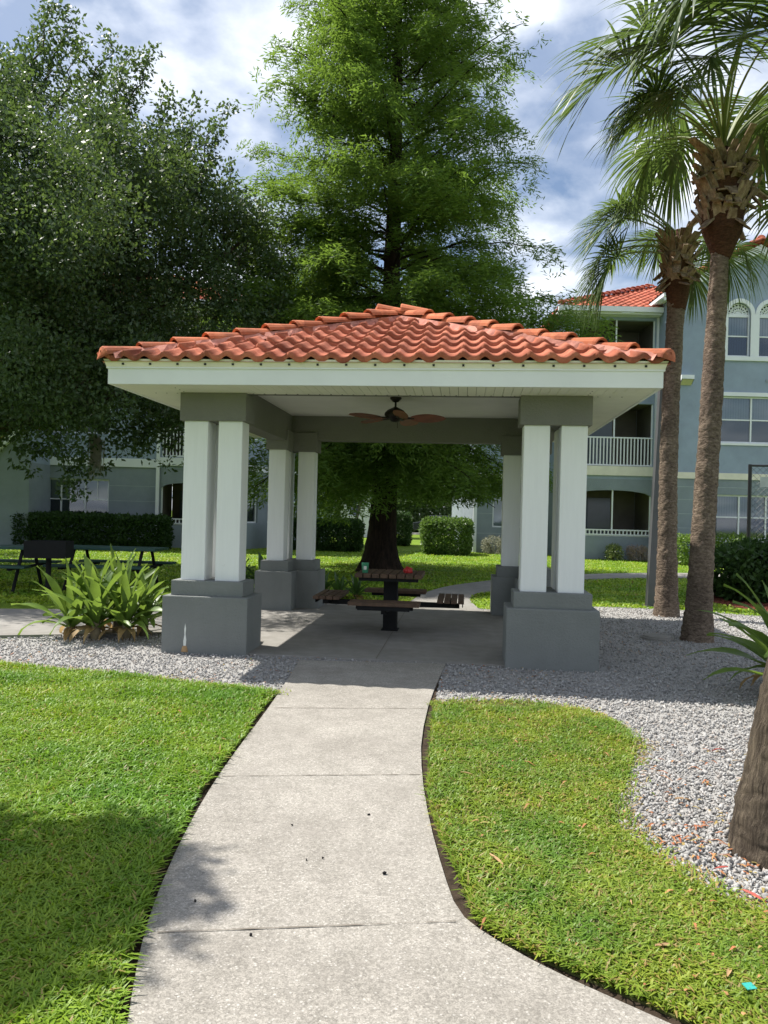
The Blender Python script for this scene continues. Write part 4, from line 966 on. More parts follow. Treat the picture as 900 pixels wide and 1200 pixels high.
# low roof over the wing, rising to the right
T1 = np.array(fwg.M @ Vector((.2, -.22, WT(.2)))); T2 = np.array(fwg.M @ Vector((.2, 2.2, WT(.2))))
upv = (dv*1+np.array([0, 0, .9])); v1 = slope3(T2, T1, upv, 3.9, lambda v: 0, lambda v: 2.42, 13)
fast('roof', *v1, K['tilefar'], lb)
rk = MB(); Aa, Bb = (.3, WT(.3)), (3.1, WT(3.1))
V = [(Aa[0], -.2, Aa[1]-.25), (Bb[0], -.2, Bb[1]-.25), (Bb[0], -.2, Bb[1]), (Aa[0], -.2, Aa[1])]; rk.add(V+[(x, .01, z) for x, y, z in V], [(0, 1, 2, 3), (0, 4, 5, 1), (1, 5, 6, 2)], 0, fwg.M); rk.build('rake_board', K['white'], lb)

# far white building beyond the lawn
wbY = 47
A, B = at(391, 600, wbY), at(470, 600, wbY)
fb3 = thing('apartment_building', 'white rendered building seen far off left of the cypress trunk', 'building', (0, 0, 0))
f3 = Frame((A[0], wbY), 0); wl = MB(); wop = [(.9, 1.6, 1.3, 2.7), (2.6, 3.3, 1.3, 2.7)]
wall(wl, f3, -.0, B[0]-A[0]-.4, 0, 6, wop); wall(wl, Frame((A[0], wbY+8), -math.pi/2), 0, 8, 0, 6)
wl.build('wall', [K['whitewall'], K['whitewall']], fb3)
for o_ in wop: window(fb3, f3, *o_, cols=1)
v1 = slope3((A[0]-.4, wbY-.4, 6.05), (B[0]+.2, wbY-.4, 6.05), (0, 1, .45), 5, lambda v: 0, lambda v: B[0]-A[0]+.6, 14); fast('roof', *v1, K['tilefar'], fb3)
p = at(391, 618, 40)
sg = thing('lawn_sign', 'small blank grey board on a post before the far white building', 'sign', (p[0]-.0, 40, 0))
MB().box(-.03, .03, -.03, .03, 0, 1.5).build('post', K['sign'], sg); MB().box(-.28, .28, -.045, -.031, .95, 1.5).build('board', K['sign'], sg)

# ------------------------------------------------------------------ grey post, fence, valve cover
p = gp(761.5, 711)
gpst = thing('utility_post', 'plain grey square post standing just left of the palms', 'post', (p[0], p[1], 0))
Ml = Matrix.Rotation(R(2.0), 4, 'Y')
MB().box(-.066, .066, -.066, .066, -.02, 3.95, 0, Ml).build('shaft', K['greypost'], gpst, bevel=.01)
MB().box(-.08, .08, -.08, .08, 3.95, 3.99, 0, Ml).build('cap', K['greypost'], gpst)
MB().box(-.11, .11, -.11, .11, 0, .02).build('base_plate', K['greypost'], gpst)
p = gp(876, 678)
fe = thing('chain_link_fence', 'tall black chain link fence corner at the right edge above the shrub', 'fence', (p[0], p[1], 0))
fdir = Vector((1, -.16, 0)).normalized()
for k in range(3):
    q = fdir*k*2.6; MB().tube([q, q+Vector((.0, 0, 3.05))], .048, 10).build('fence_post', K['blackpost'], fe)
MB().tube([(0, 0, 3.02), tuple(fdir*5.2+Vector((0, 0, 3.02)))], .03, 8).build('top_rail', K['blackpost'], fe)
MB().tube([(0, 0, .12), tuple(fdir*5.2+Vector((0, 0, .12)))], .02, 8).build('bottom_rail', K['blackpost'], fe)
cl = MB(); Lf, Hf = 5.2, 2.9; st = .16
k = -int(Hf/st)
while k*st < Lf:
    for s in (1, -1):
        x0 = k*st; pts = []
        xa, za, xb, zb = (x0, 0, x0+Hf, Hf) if s > 0 else (x0, Hf, x0+Hf, 0)
        ta = max(0, (0-xa)/(xb-xa)); tb_ = min(1, (Lf-xa)/(xb-xa))
        if tb_ > ta:
            A_ = fdir*(xa+(xb-xa)*ta)+Vector((0, .0, .1+za+(zb-za)*ta)); B_ = fdir*(xa+(xb-xa)*tb_)+Vector((0, 0, .1+za+(zb-za)*tb_))
            cl.tube([A_, B_], .0045, 3, cap=False)
    k += 1
cl.build('wire_mesh', K['blackpost'], fe)
MB().box(.25, 5.0, -.012, .0, 2.45, 2.72, 0, Matrix.Rotation(math.atan2(fdir.y, fdir.x), 4, 'Z') @ Matrix.Translation((0, -.02, 0))).build('windscreen_strip', K['cloth'], fe)
p = gp(770, 750)
vc = thing('valve_cover', 'flat round concrete valve cover lying in the gravel before the palms', 'cover', (p[0], p[1], .02))
MB().lathe([(.17, 0), (.17, .035), (.15, .045), (.01, .046)], n=28).build('lid', K['slab'], vc)
MB().lathe([(.20, -.01), (.20, .02), (.172, .022)], n=28).build('rim', K['slab'], vc)

# ------------------------------------------------------------------ vegetation
def limb(mb, A, B, r0, r1, sag=0, wob=.1, n=7, seed=0, sides=7):
    r = random.Random(seed); A, B = Vector(A), Vector(B); L = (B-A).length; pts = []; rad = []
    o1 = Vector((r.uniform(-1, 1), r.uniform(-1, 1), r.uniform(-1, 1)))*wob*L
    for i in range(n):
        s = i/(n-1); pts.append(A.lerp(B, s)+o1*math.sin(math.pi*s)*.5+Vector((0, 0, sag*L*math.sin(math.pi*s)))); rad.append(r0+(r1-r0)*s)
    mb.tube(pts, rad, sides); return pts
def trunk_mesh(path, rads, n=20, flare=0, lobes=0, noise_amp=.03, seed=0, res=40, rough=False):
    """tapered trunk with flare, root lobes and surface relief"""
    path = np.asarray(path, float); s = np.linspace(0, 1, len(path)); q = np.linspace(0, 1, res)
    P = np.stack([np.interp(q, s, path[:, i]) for i in range(3)], 1)
    for _ in range(3): P[1:-1] = (P[:-2]+2*P[1:-1]+P[2:])/4
    rr = np.interp(q, s, rads); a = np.linspace(0, 2*np.pi, n, endpoint=False)
    T = norm(np.gradient(P, axis=0)); X = norm(np.cross(T, np.array([0, 1, 0.])+0*T)); Y = np.cross(T, X)
    h = P[:, 2]-P[0, 2]
    Rr = rr[:, None]*np.ones((1, n))
    if flare: Rr = Rr*(1+flare*np.exp(-h/.35)[:, None]*(1+(.45*np.cos(lobes*a+1)+.2*np.cos((lobes+2)*a))[None] if lobes else 1))
    V = P[:, None]+Rr[..., None]*(np.cos(a)[None, :, None]*X[:, None]+np.sin(a)[None, :, None]*Y[:, None])
    nz = vnoise(V.reshape(-1, 3), 7, seed)+.6*vnoise(V.reshape(-1, 3), 19, seed+1)-.8
    if rough:
        Q = V.reshape(-1, 3); nz = nz+1.3*(vnoise(Q*np.array([1, 1, 1.6]), 26, seed+3)-.5)+.9*(vnoise(Q*np.array([1, 1, .5]), 40, seed+4)-.5)
    V = V+(V-P[:, None])*(nz.reshape(res, n)*noise_amp*3)[..., None]
    i = np.arange(res-1)[:, None]*n; k = np.arange(n)[None]
    F = np.stack([i+k, i+(k+1) % n, i+n+(k+1) % n, i+n+k], -1).reshape(-1, 4)
    return V.reshape(-1, 3), F
def cluster_leaves(C, per, rad, L, W, seed, up=.35, droop=0):
    r = np.random.default_rng(seed); n = len(C)*per
    d = norm(r.normal(size=(n, 3)))*(r.random((n, 1))**.45); rad = np.repeat(np.broadcast_to(np.asarray(rad), (len(C),)), per)[:, None]
    P = np.repeat(C, per, 0)+d*rad*np.array([[1, 1, .75]])
    D = norm(r.normal(size=(n, 3))+d*.9+np.array([[0, 0, -droop]])); N = norm(r.normal(size=(n, 3))+np.array([[0, 0, up*2]]))
    s = .65+.7*r.random(n)
    return leaves(P, D, N, L*s, W*s, .06)

# --- live oak on the left
ok = thing('oak_tree', 'big dark oak with spreading low crown at the left edge of the lawn', 'tree', (-9.6, 17.0, 0))
OK0 = np.array([-9.6, 17.0, 0])
mb = MB(); v_, f_ = trunk_mesh([(0, 0, -.05), (.1, 0, 1.2), (.3, -.1, 2.6), (.5, -.2, 4.0)], [.52, .42, .38, .34], 22, .5, 5, .03, 4)
mb.add(v_, [tuple(x) for x in f_])
r = np.random.default_rng(31); rr = random.Random(31)
# cluster centres inside an uneven dome
C = []
cen, rad3 = np.array([-8.35, 16.9, 5.75]), np.array([6.1, 5.0, 5.0])
d = norm(r.normal(size=(2900, 3))); q = cen+d*rad3*(r.random((2900, 1))**.42)*(.80+.36*vnoise(d*2+5, 1.9, 3)[:, None])
lowlim = 3.0+.55*(vnoise(q*np.array([1, 1, 0]), .8, 8)-.5)*2
keep = (q[:, 2] > lowlim) & (vnoise(q, .62, 12) > .36)
qn = np.stack([-9.5+5.4*r.random(46), 11.3+1.9*r.random(46), 5.4+2.2*r.random(46)], 1)
C = np.concatenate([q[keep], np.array([at(x, y, 16.2) for x, y in ((215, 318), (232, 326), (248, 336), (224, 342), (240, 350), (262, 345), (205, 335), (255, 322), (275, 355), (290, 365), (214, 285), (226, 292), (238, 286), (220, 304), (232, 310), (246, 302), (240, 322), (228, 276), (250, 318), (212, 300))])])
tips = [(62, 2), (48, 30), (85, 22), (100, 48), (128, 42), (150, 62), (178, 58), (200, 108), (232, 122), (262, 130), (248, 165), (20, 60), (272, 200), (286, 235), (322, 300), (336, 345), (300, 262), (215, 150), (140, 90), (5, 95), (60, 60)]
twigs = MB(); C3 = []
for i, (px_, py_) in enumerate(tips):        # upright shoots that break the skyline
    Yt = 16.2+1.4*rr.random(); T = at(px_, py_, Yt); B = np.array(T)+np.array([-.55-.4*rr.random(), .1, -1.7-.6*rr.random()])
    lf_ = np.linspace(0, 1, 9)[:, None]; pts = B+(T-B)*lf_+r.normal(0, .05, (9, 3)); C3.append(pts[1:]); C3.append(pts[2:8]+r.normal(0, .22, (6, 3)))
    twigs.tube([tuple(p_-OK0) for p_ in pts], list(np.linspace(.03, .006, 9)), 5)
hang = [(70, 545), (82, 575), (64, 515), (115, 540), (140, 520), (100, 500), (35, 525), (20, 515), (160, 500), (185, 470), (90, 555), (45, 500), (130, 500), (205, 480), (250, 470), (75, 530)]
H_ = np.array([at(x, y, 15.6+.8*rr.random()) for x, y in hang]); H2 = np.repeat(H_, 4, 0)+r.normal(0, .22, (len(H_)*4, 3))
B2 = np.array([at(x, y, 16.0) for x, y in [(165, 515), (178, 500), (150, 520), (172, 525)]])
for i in range(26):
    e = C[r.integers(len(C))]; base = OK0+np.array([.4, -.1, 2.4+1.6*rr.random()])
    pts = limb(mb, base-OK0, OK0*0+(e-OK0)*.93, .13+.09*rr.random(), .03, .06, .22, 8, 100+i)
lim2 = limb(mb, (.35, -.15, 2.9), np.array(at(60, 490, 16.0))-OK0, .2, .09, .05, .08, 8, 55)
limb(mb, np.array(at(60, 490, 16.0))-OK0, np.array(at(230, 440, 15.8))-OK0, .09, .03, .06, .12, 8, 56)
mb.build('trunk', K['oakbark'], ok); twigs.build('twig', K['oakbark'], ok)
C3 = np.concatenate(C3); vn, fn = cluster_leaves(qn, 210, .55, .075, .04, 47)
v0, f0 = cluster_leaves(C3, 42, .24, .105, .055, 40)
v1, f1 = cluster_leaves(C, 205, .56, .088, .048, 41); v1, f1 = np.concatenate([v0, v1, vn]), np.concatenate([f0, f1+len(v0), fn+len(v0)+len(v1)]); v2, f2 = cluster_leaves(H2, 26, .20, .12, .06, 42, .3, .5)
v3, f3_ = cluster_leaves(np.repeat(B2, 5, 0)+r.normal(0, .25, (20, 3)), 26, .22, .11, .055, 43)
V = np.concatenate([v1, v2, v3])-OK0; F = np.concatenate([f1, f2+len(v1), f3_+len(v1)+len(v2)])
fast('crown', V, F, K['oak'], ok)
mo = MB(); rm = random.Random(5)
for (x, y, ln) in ((110, 508, 1.0), (113, 512, .9), (116, 515, .7), (70, 420, .9), (84, 440, .8), (100, 430, .8), (40, 470, .6)):
    T = at(x, y, 15.9)
    for j in range(26):
        o_ = Vector((rm.gauss(0, .05), rm.gauss(0, .05), 0)); L_ = ln*rm.uniform(.5, 1.05); pts = []
        for s in range(5): pts.append(Vector(T-OK0)+o_+Vector((rm.gauss(0, .012), rm.gauss(0, .012), -L_*s/4)))
        mo.tube(pts, [.007, .009, .008, .006, .002], 3, cap=False)
mo.build('hanging_moss', K['moss'], ok)

# --- bald cypress behind the pavilion
CY = gp(445, 671); cy = thing('cypress_tree', 'tall feathery bald cypress with flared trunk behind the pavilion', 'tree', (CY[0], CY[1], 0))
mb = MB(); v_, f_ = trunk_mesh([(.02, 0, -.05), (.02, 0, .6), (.05, 0, 1.4), (.08, 0, 2.6), (.1, 0, 6), (.15, 0, 11), (.1, .0, 17.5)], [.46, .385, .335, .30, .24, .15, .02], 36, .40, 7, .02, 5, 70)
mb.add(v_, [tuple(x) for x in f_])
r = np.random.default_rng(77)
PR = np.interp
def rad_at(z): return np.interp(z, [1.5, 3, 4.6, 6, 7.5, 9.8, 11.9, 14, 16, 18.2], [2.8, 3.4, 4.2, 4.3, 3.8, 3.25, 2.8, 2.1, 1.25, .15])
LP, LD, LN, LS = [], [], [], []
nb = 330
for i in range(nb):
    z0 = 2.6+(17.2-2.6)*((i+r.random())/215)**.9 if i < 215 else 2.5+2.4*r.random(); az = i*2.39996+r.normal(0, .35)
    Rl = rad_at(z0+.3)*(.66+.46*r.random())
    out = np.array([math.cos(az), math.sin(az), 0]); Rl *= (1.25 if out[1] > .2 else 1)*(1.15 if out[0] < -.45 and 3 < z0 < 6.5 else 1)*(1.12 if r.random() < .15 else 1)
    if i in (216, 220, 224, 228, 232, 236, 240, 244, 248): az = r.normal(-.05, .22); out = np.array([math.cos(az), math.sin(az), 0]); z0 = 4.9+.5*r.random()
    slope = .30+.55*(z0/17)+r.normal(0, .19); sag_ = .22+.13*r.random()
    slope = min(slope, .75) if z0 > 9 else min(slope, .5)
    if z0 < 5: slope = -.04+.05*(z0-2.6)+r.normal(0, .06)
    if i >= 215: Rl = 1.2+3.6*r.random()
    if i >= 285: z0 = 4.8+4.2*r.random(); Rl = rad_at(z0)*(.55+.45*r.random()); slope = .30+r.normal(0, .12)
    LFT = i in (217, 221, 225, 229, 233, 237, 241, 245, 249, 253)
    if LFT: Rl = 3.3+1.0*r.random(); slope = .42+r.normal(0, .08); az = math.pi+r.normal(0, .4); out = np.array([math.cos(az), math.sin(az), 0]); z0 = 4.6+3.2*r.random()
    if i in (216, 220, 224, 228, 232, 236, 240, 244, 248): Rl = 4.6+.8*r.random(); slope = .42+r.normal(0, .05)
    s = np.linspace(0, 1, 12)[:, None]
    pts = np.array([.08, 0, z0])+out*Rl*s+np.array([0, 0, 1])*(Rl*slope*s-Rl*sag_*s**2.2)+np.cumsum(r.normal(0, .028*Rl/3, (12, 3)), 0)
    if (i % 2 == 0 or z0 > 7) and i < 215: mb.tube([tuple(p_) for p_ in pts], list(np.linspace(.065*max(.35, 1-z0/20), .008, 12)), 5, cap=False)
    ns = int(7+Rl*6)
    for j in range(ns):                         # side sprays along the branch
        t = .18+.82*(j+r.random())/ns; k = t*11; i0 = min(10, int(k)); p0 = pts[i0]+(pts[i0+1]-pts[i0])*(k-i0)
        tang = norm(pts[i0+1]-pts[i0]); side_ = np.cross(tang, [0, 0, 1]); sg_ = 1 if j % 2 else -1
        dd = norm(tang*.8+side_*sg_*(.8+.4*r.random())+np.array([0, 0, r.normal(.05, .45)])); Ls = (.55+.6*r.random())*(1.15-.45*t)*min(1, .45+Rl/4)
        m = 62; u = r.random((m, 1))**.8
        q = p0+dd*Ls*u+np.array([0, 0, -.55])*Ls*u**2+r.normal(0, .065, (m, 3))*np.array([1, 1, 1.3])
        ld = norm(dd*.6+np.cross(dd, [0, 0, 1])*r.choice([-1, 1], (m, 1))*1.0+r.normal(0, .35, (m, 3))+np.array([0, 0, -.25]))
        LP.append(q); LD.append(ld); LN.append(np.array([[0, 0, 1.]])+r.normal(0, .55, (m, 3)))
LP, LD, LN = map(np.concatenate, (LP, LD, LN))
LP = LP[LP[:, 2] > 0]; n = len(LP)
hole = vnoise(LP*np.array([1, 1, .75]), .85, 61)*.65+vnoise(LP, 1.9, 62)*.35; keep = ((hole > .35) | (LP[:, 2] < 7.6) | ((np.abs(LP[:, 0]) < 1.4) & (LP[:, 1] < .3) & (hole > .22))) & (LP[:, 2] > 1.30+.17*np.clip(LP[:, 0], -1, 3.5)+.5*vnoise(LP*np.array([1, 1, 0]), .9, 6)); LP, LD, LN = LP[keep], LD[:n][keep], LN[:n][keep]
sz = .75+.6*r.random(len(LP))
V, F = leaves(LP, LD, LN, .135*sz, .030*sz)
mb.build('trunk', K['cybark'], cy)
fast('crown', V, F, K['cyp'], cy)
print('cypress leaves', len(LP))

# --- cabbage palms
def frond_mesh(rs, petL, blade, elev, drp=.12, nl=62):
    """costapalmate leaf: arching petiole, folded fan of drooping strips; x outward, z up"""
    r = np.random.default_rng(rs); pm = MB(); pts = []; p = np.zeros(3); e = elev
    n = 9
    for i in range(n): pts.append(p.copy()); p = p+np.array([math.cos(e), 0, math.sin(e)])*petL/(n-1); e -= (.55+.25*r.random())*petL/(n-1)
    pm.tube([tuple(x) for x in pts], list(np.linspace(.020, .010, n)), 5)
    hub = pts[-1]; T = np.array([math.cos(e), 0, math.sin(e)]); Sd = np.array([0, 1., 0]); N = np.cross(T, Sd)*-1
    if N[2] < 0: N = -N
    cl = blade*.42; VV, FF = [], []; b = 0
    t = np.linspace(-1, 1, nl)
    seg = 8
    for k, tk in enumerate(t):
        at_ = abs(tk); s = (1-at_)**1.1
        # costa point, recurved downwards
        ec = e-1.0*s; c0 = hub+np.array([math.cos((e+ec)/2), 0, math.sin((e+ec)/2)])*cl*s
        Tc = np.array([math.cos(ec), 0, math.sin(ec)]); Nc = np.array([-math.sin(ec), 0, math.cos(ec)])
        a = tk*R(128)*(.55+.45*at_)+r.normal(0, .03)
        d = Tc*math.cos(a)+Sd*math.sin(a)+Nc*(.22*min(1, at_*2)+r.normal(0, .05)); d = d/np.linalg.norm(d)
        L = blade*(.62+.38*math.cos(tk*1.45))*(.9+.2*r.random()); p = c0.copy(); st = []
        g = drp*(.75+.6*r.random())
        brk = r.integers(4, 8)
        for j in range(seg+1):
            st.append((p.copy(), d.copy())); gj = g*(.35+1.5*(j/seg)**1.5)*(2.0 if j == brk else 1)
            d = d+np.array([0, 0, -1])*gj; d = d/np.linalg.norm(d); p = p+d*L/seg
        wmax = .031*blade
        for j, (pp, dd) in enumerate(st):
            u = j/seg; wj = wmax*(.35+.65*min(1, u/.35))*(1-max(0, (u-.45)/.55)**1.3)+.0015
            sdv = np.cross(dd, Nc+.25*Sd*r.normal()); sdv = sdv/(np.linalg.norm(sdv)+1e-9)
            VV += [pp+sdv*wj*.5, pp-sdv*wj*.5]
        for j in range(seg): FF.append((b+2*j, b+2*j+1, b+2*j+3, b+2*j+2))
        b += 2*(seg+1)
    return pm, np.array(VV), np.array(FF)
FR = []
for k, (pl, bl, el, dr) in enumerate([(1.45, 1.15, 1.36, .07), (1.35, 1.1, 1.1, .10), (1.10, .92, 1.05, .20), (1.05, .95, .35, .08), (.85, .9, -.25, .12), (.95, .85, .75, .05)]):
    pm, v_, f_ = frond_mesh(50+k, pl, bl, el, dr); b = len(pm.v); m0 = len(pm.f)
    FR.append((pm, v_, f_))
FMESH = []
for pm, v_, f_ in FR:
    pm.add(v_, [tuple(x) for x in f_], 1); o = pm.build('frond', [K['pet'], K['palm']]); FMESH.append(o.data); bpy.data.objects.remove(o)
def palm(label, path, rads, bark, headr, headh, fronds, seed, scale=1.0, boots=True, flare=.25, cat='palm tree', namp=.03):
    p0 = np.array(path[0]); t = thing('palm_tree', label, cat, (p0[0], p0[1], 0)); r = random.Random(seed)
    path = np.asarray(path)-np.array([p0[0], p0[1], 0])
    v_, f_ = trunk_mesh(path, rads, 44, flare, 0, namp, seed, 260, True); fast('trunk', v_, f_, bark, t, smooth=True)
    top = Vector(path[-1])
    if boots:
        hb = MB(); hb.lathe([(rads[-1]*1.0, -headh-.35), (headr*.72, -headh), (headr*.8, -headh*.45), (headr*.62, .05), (.05, .25)], n=18)
        hb.v = [tuple(Vector(q)+top) for q in hb.v]; hb.build('fibre_sheath', K['fibre'], t)
        bt = MB()
        for i in range(130):                      # split old leaf bases
            a = i*2.39996; zz = -headh*.95+(headh*1.05)*(i/130); out = Vector((math.cos(a), math.sin(a), 0)); S2 = Vector((-math.sin(a), math.cos(a), 0))
            L_ = (r.uniform(.13, .26) if r.random() < .8 else r.uniform(.26, .42))*headr/.30; dn = (out*r.uniform(.35, .8)+Vector((0, 0, 1))*r.uniform(.5, 1.2)+S2*r.uniform(-.5, .5)).normalized()
            if r.random() < .22: dn = (out*.7+Vector((0, 0, -r.uniform(.2, 1.0)))).normalized()
            b0 = top+out*headr*.62+Vector((0, 0, zz)); w0, w1 = r.uniform(.055, .085), r.uniform(.025, .05); nn = dn.cross(S2).normalized()*.012
            V = [b0-S2*w0-nn, b0+S2*w0-nn, b0+dn*L_+S2*w1-nn*.6, b0+dn*L_-S2*w1-nn*.6, b0-S2*w0+nn, b0+S2*w0+nn, b0+dn*L_+S2*w1+nn*.6, b0+dn*L_-S2*w1+nn*.6]
            bt.add(V, [(0, 3, 2, 1), (4, 5, 6, 7), (0, 1, 5, 4), (1, 2, 6, 5), (2, 3, 7, 6), (3, 0, 4, 7)])
        bt.build('boot', K['boot'], t)
    for i, (az, kind, dz, sc_) in enumerate(fronds):
        o = bpy.data.objects.new('frond', FMESH[kind]); col.objects.link(o); o.parent = t
        o.location = top+Vector((0, 0, .05+dz)); o.rotation_euler = (r.uniform(-.25, .25), r.uniform(-.12, .12), az); s = sc_*scale; o.scale = (s, s, s)
    return t
def crown(n, seed, front=.55):
    """fronds all round; those on the camera's side stay upright so the booted head shows"""
    r = random.Random(seed); out = []
    for i in range(n):
        k = min(4, int(5*(i/n)**1.05)); az = i*2.39996+r.uniform(-.3, .3)
        if math.sin(az) < -front and k >= 2: k = r.choice((0, 1))
        out.append((az, k, .10-.28*i/n, r.uniform(.85, 1.12)))
    return out
def pts_at(Y, *pp): return [tuple(at(x, y, Y)) for x, y in pp]
P2 = gp(817, 752); Y2 = P2[1]
path = [tuple(P2-np.array([0, 0, .05]))]+pts_at(Y2, (822, 660), (828, 560), (834, 470), (839, 380), (843, 310), (846, 250), (848, 196))
palm('taller palm with shaggy boot covered head and drooping fronds, rightmost of the pair', path, [.165, .142, .134, .128, .118, .105, .10, .10], K['palmbark'], .33, .80, [(math.pi*f, k, dz, sc_) for f, k, dz, sc_ in ((1.0, 2, .10, .90), (1.07, 2, .12, .95), (.94, 2, .10, .88), (1.03, 1, .1, .78), (.97, 0, .1, 1.1), (1.12, 0, .1, 1.15), (1.3, 0, .1, 1.2), (1.45, 0, .1, 1.1), (1.5, 0, .1, .9), (1.55, 0, .1, 1.25), (.55, 0, .1, 1.2), (.3, 0, .1, 1.15), (.5, 1, .1, 1.0), (.25, 1, .1, 1.1), (.05, 1, .05, 1.15), (1.9, 1, .05, 1.15), (1.75, 1, .1, 1.1), (.0, 0, .1, 1.1), (1.8, 0, .1, 1.1), (.1, 2, .05, 1.15), (1.93, 2, .05, 1.15), (.6, 2, .05, 1.1), (.03, 4, -.1, 1.1), (1.9, 2, -.05, 1.1), (.15, 3, -.1, 1.0), (1.35, 1, .1, .85), (1.68, 1, .1, .9), (1.22, 1, .1, .7), (1.2, 0, .1, 1.0), (1.62, 0, .1, 1.0))], 61, 1.0)
P1 = gp(781, 723); Y1 = P1[1]
path = [tuple(P1-np.array([0, 0, .05]))]+pts_at(Y1, (782, 640), (783, 560), (786, 470), (790, 400), (793, 340), (795, 288))
palm('shorter palm with narrower head, nearer the pavilion roof', path, [.165, .142, .135, .13, .13, .13, .13], K['palmbark'], .25, .66, [(math.pi*f, k, dz, sc_) for f, k, dz, sc_ in ((1.0, 3, -.05, 1.0), (1.07, 5, .0, 1.05), (.95, 3, -.15, 1.0), (.88, 5, .0, 1), (1.04, 3, -.25, .95), (1.15, 5, 0, .95), (.8, 3, -.1, .9), (.1, 3, -.1, .8), (.3, 3, 0, .8), (.5, 5, 0, .8), (1.95, 3, -.1, .8), (.2, 5, .0, .8), (.6, 5, 0, .7), (1.75, 5, .0, .6), (.95, 1, 0, .6), (1.02, 5, .1, 1.0))], 67, 1.0)
PF = gp(912, 1006)
path = [(PF[0], PF[1], -.05), (PF[0]+.005, PF[1], .15), (PF[0]+.05, PF[1], .5), (PF[0]+.15, PF[1]+.02, 1.0), (PF[0]+.42, PF[1]+.05, 2.2), (PF[0]+.95, PF[1]+.1, 4.2), (PF[0]+1.7, PF[1]+.2, 7.4)]
palm('leaning palm trunk with cracked bark in the gravel at the right edge', path, [.185, .175, .165, .16, .155, .15, .14], K['palmbark2'], .34, .7, crown(20, 8), 71, 1.1, flare=.22, namp=.02)

# --- off-frame small oak whose branches shade the left lawn
T0 = np.array([-5.6, 4.7, 0]); to = thing('oak_tree', 'young oak outside the left edge whose branches shade the near lawn', 'tree', tuple(T0))
mb = MB(); v_, f_ = trunk_mesh([(0, 0, -.05), (.05, 0, 1), (.1, 0, 2.4), (.2, -.05, 3.6)], [.17, .14, .12, .09], 16, .4, 4, .03, 6); mb.add(v_, [tuple(x) for x in f_])
r = np.random.default_rng(91); cen = np.array([.78, -.46, 5.45]); d = norm(r.normal(size=(330, 3))); C = cen+d*np.array([1.15, .95, .7])*(r.random((330, 1))**.4); C = C[vnoise(C, 1.7, 9) > .41]
for i in range(12): limb(mb, (.15, 0, 2.2+.1*i), C[r.integers(len(C))], .06, .015, .05, .2, 6, 300+i)
mb.build('trunk', K['oakbark'], to); V, F = cluster_leaves(C, 62, .22, .10, .05, 92); fast('crown', V, F, K['oak'], to)

T0 = np.array([-17.2, 23.2, 0]); to = thing('oak_tree', 'unseen oak added outside the left edge to shade the low left wing', 'tree', tuple(T0))  # added out of view to keep sky light off the low wing and its lawn
mb = MB(); v_, f_ = trunk_mesh([(0, 0, -.05), (.05, 0, 1.4), (.1, 0, 3.0), (.1, -.05, 5.0)], [.34, .28, .24, .15], 16, .4, 4, .03, 16); mb.add(v_, [tuple(x) for x in f_])
r = np.random.default_rng(191); d = norm(r.normal(size=(420, 3))); C = np.array([0, 0, 5.6])+d*np.array([4.1, 3.6, 3.3])*(r.random((420, 1))**.4)
for i in range(10): limb(mb, (.1, 0, 2.6+.2*i), C[r.integers(len(C))], .11, .03, .05, .2, 6, 400+i)
mb.build('trunk', K['oakbark'], to); V, F = cluster_leaves(C, 60, .6, .15, .08, 192); fast('crown', V, F, K['oak'], to)

# --- hedges and shrubs
def bush_mass(boxes, n, L, W, seed, m, name, parent, round_=.35):
    """leaf shell over clipped or rounded volumes"""
    r = np.random.default_rng(seed); VV, FF, b = [], [], 0
    tot = sum((x1-x0)*(y1-y0)+2*(x1-x0)*(z1-z0)+2*(y1-y0)*(z1-z0) for x0, x1, y0, y1, z0, z1 in boxes)
    for (x0, x1, y0, y1, z0, z1) in boxes:
        ar = (x1-x0)*(y1-y0)+2*(x1-x0)*(z1-z0)+2*(y1-y0)*(z1-z0); k = int(n*ar/tot)
        c = np.array([(x0+x1)/2, (y0+y1)/2, (z0+z1)/2]); hs = np.array([x1-x0, y1-y0, z1-z0])/2
        d = r.uniform(-1, 1, (k, 3)); ax = r.choice(3, k, p=np.array([hs[1]*hs[2], hs[0]*hs[2], hs[0]*hs[1]])/(hs[1]*hs[2]+hs[0]*hs[2]+hs[0]*hs[1])); sg_ = np.sign(r.uniform(-1, 1, k)); d[np.arange(k), ax] = sg_
        q = d*hs
        # round the corners
        rr_ = round_*min(hs); inner = np.clip(q, -(hs-rr_), hs-rr_); dif = q-inner; ln = np.linalg.norm(dif, axis=1, keepdims=True); nrm = dif/(ln+1e-6); q = inner+nrm*np.minimum(ln, rr_)
        q = q+nrm*(.10*(vnoise(q+c, 2.2, seed)-.5)*2+r.normal(0, .03, k))[:, None]-nrm*(r.random((k, 1))**3)*.25
        q = q+c; kk = q[:, 2] > .02; q, nrm = q[kk], nrm[kk]; k = len(q)
        v_, f_ = leaves(q, norm(r.normal(size=(k, 3))+nrm*.8), norm(nrm*1.0+r.normal(size=(k, 3))*.7), L*(.7+.6*r.random(k)), W*(.7+.6*r.random(k)), .05)
        VV.append(v_); FF.append(f_+b); b += len(v_)
    return fast(name, np.concatenate(VV), np.concatenate(FF), m, parent)
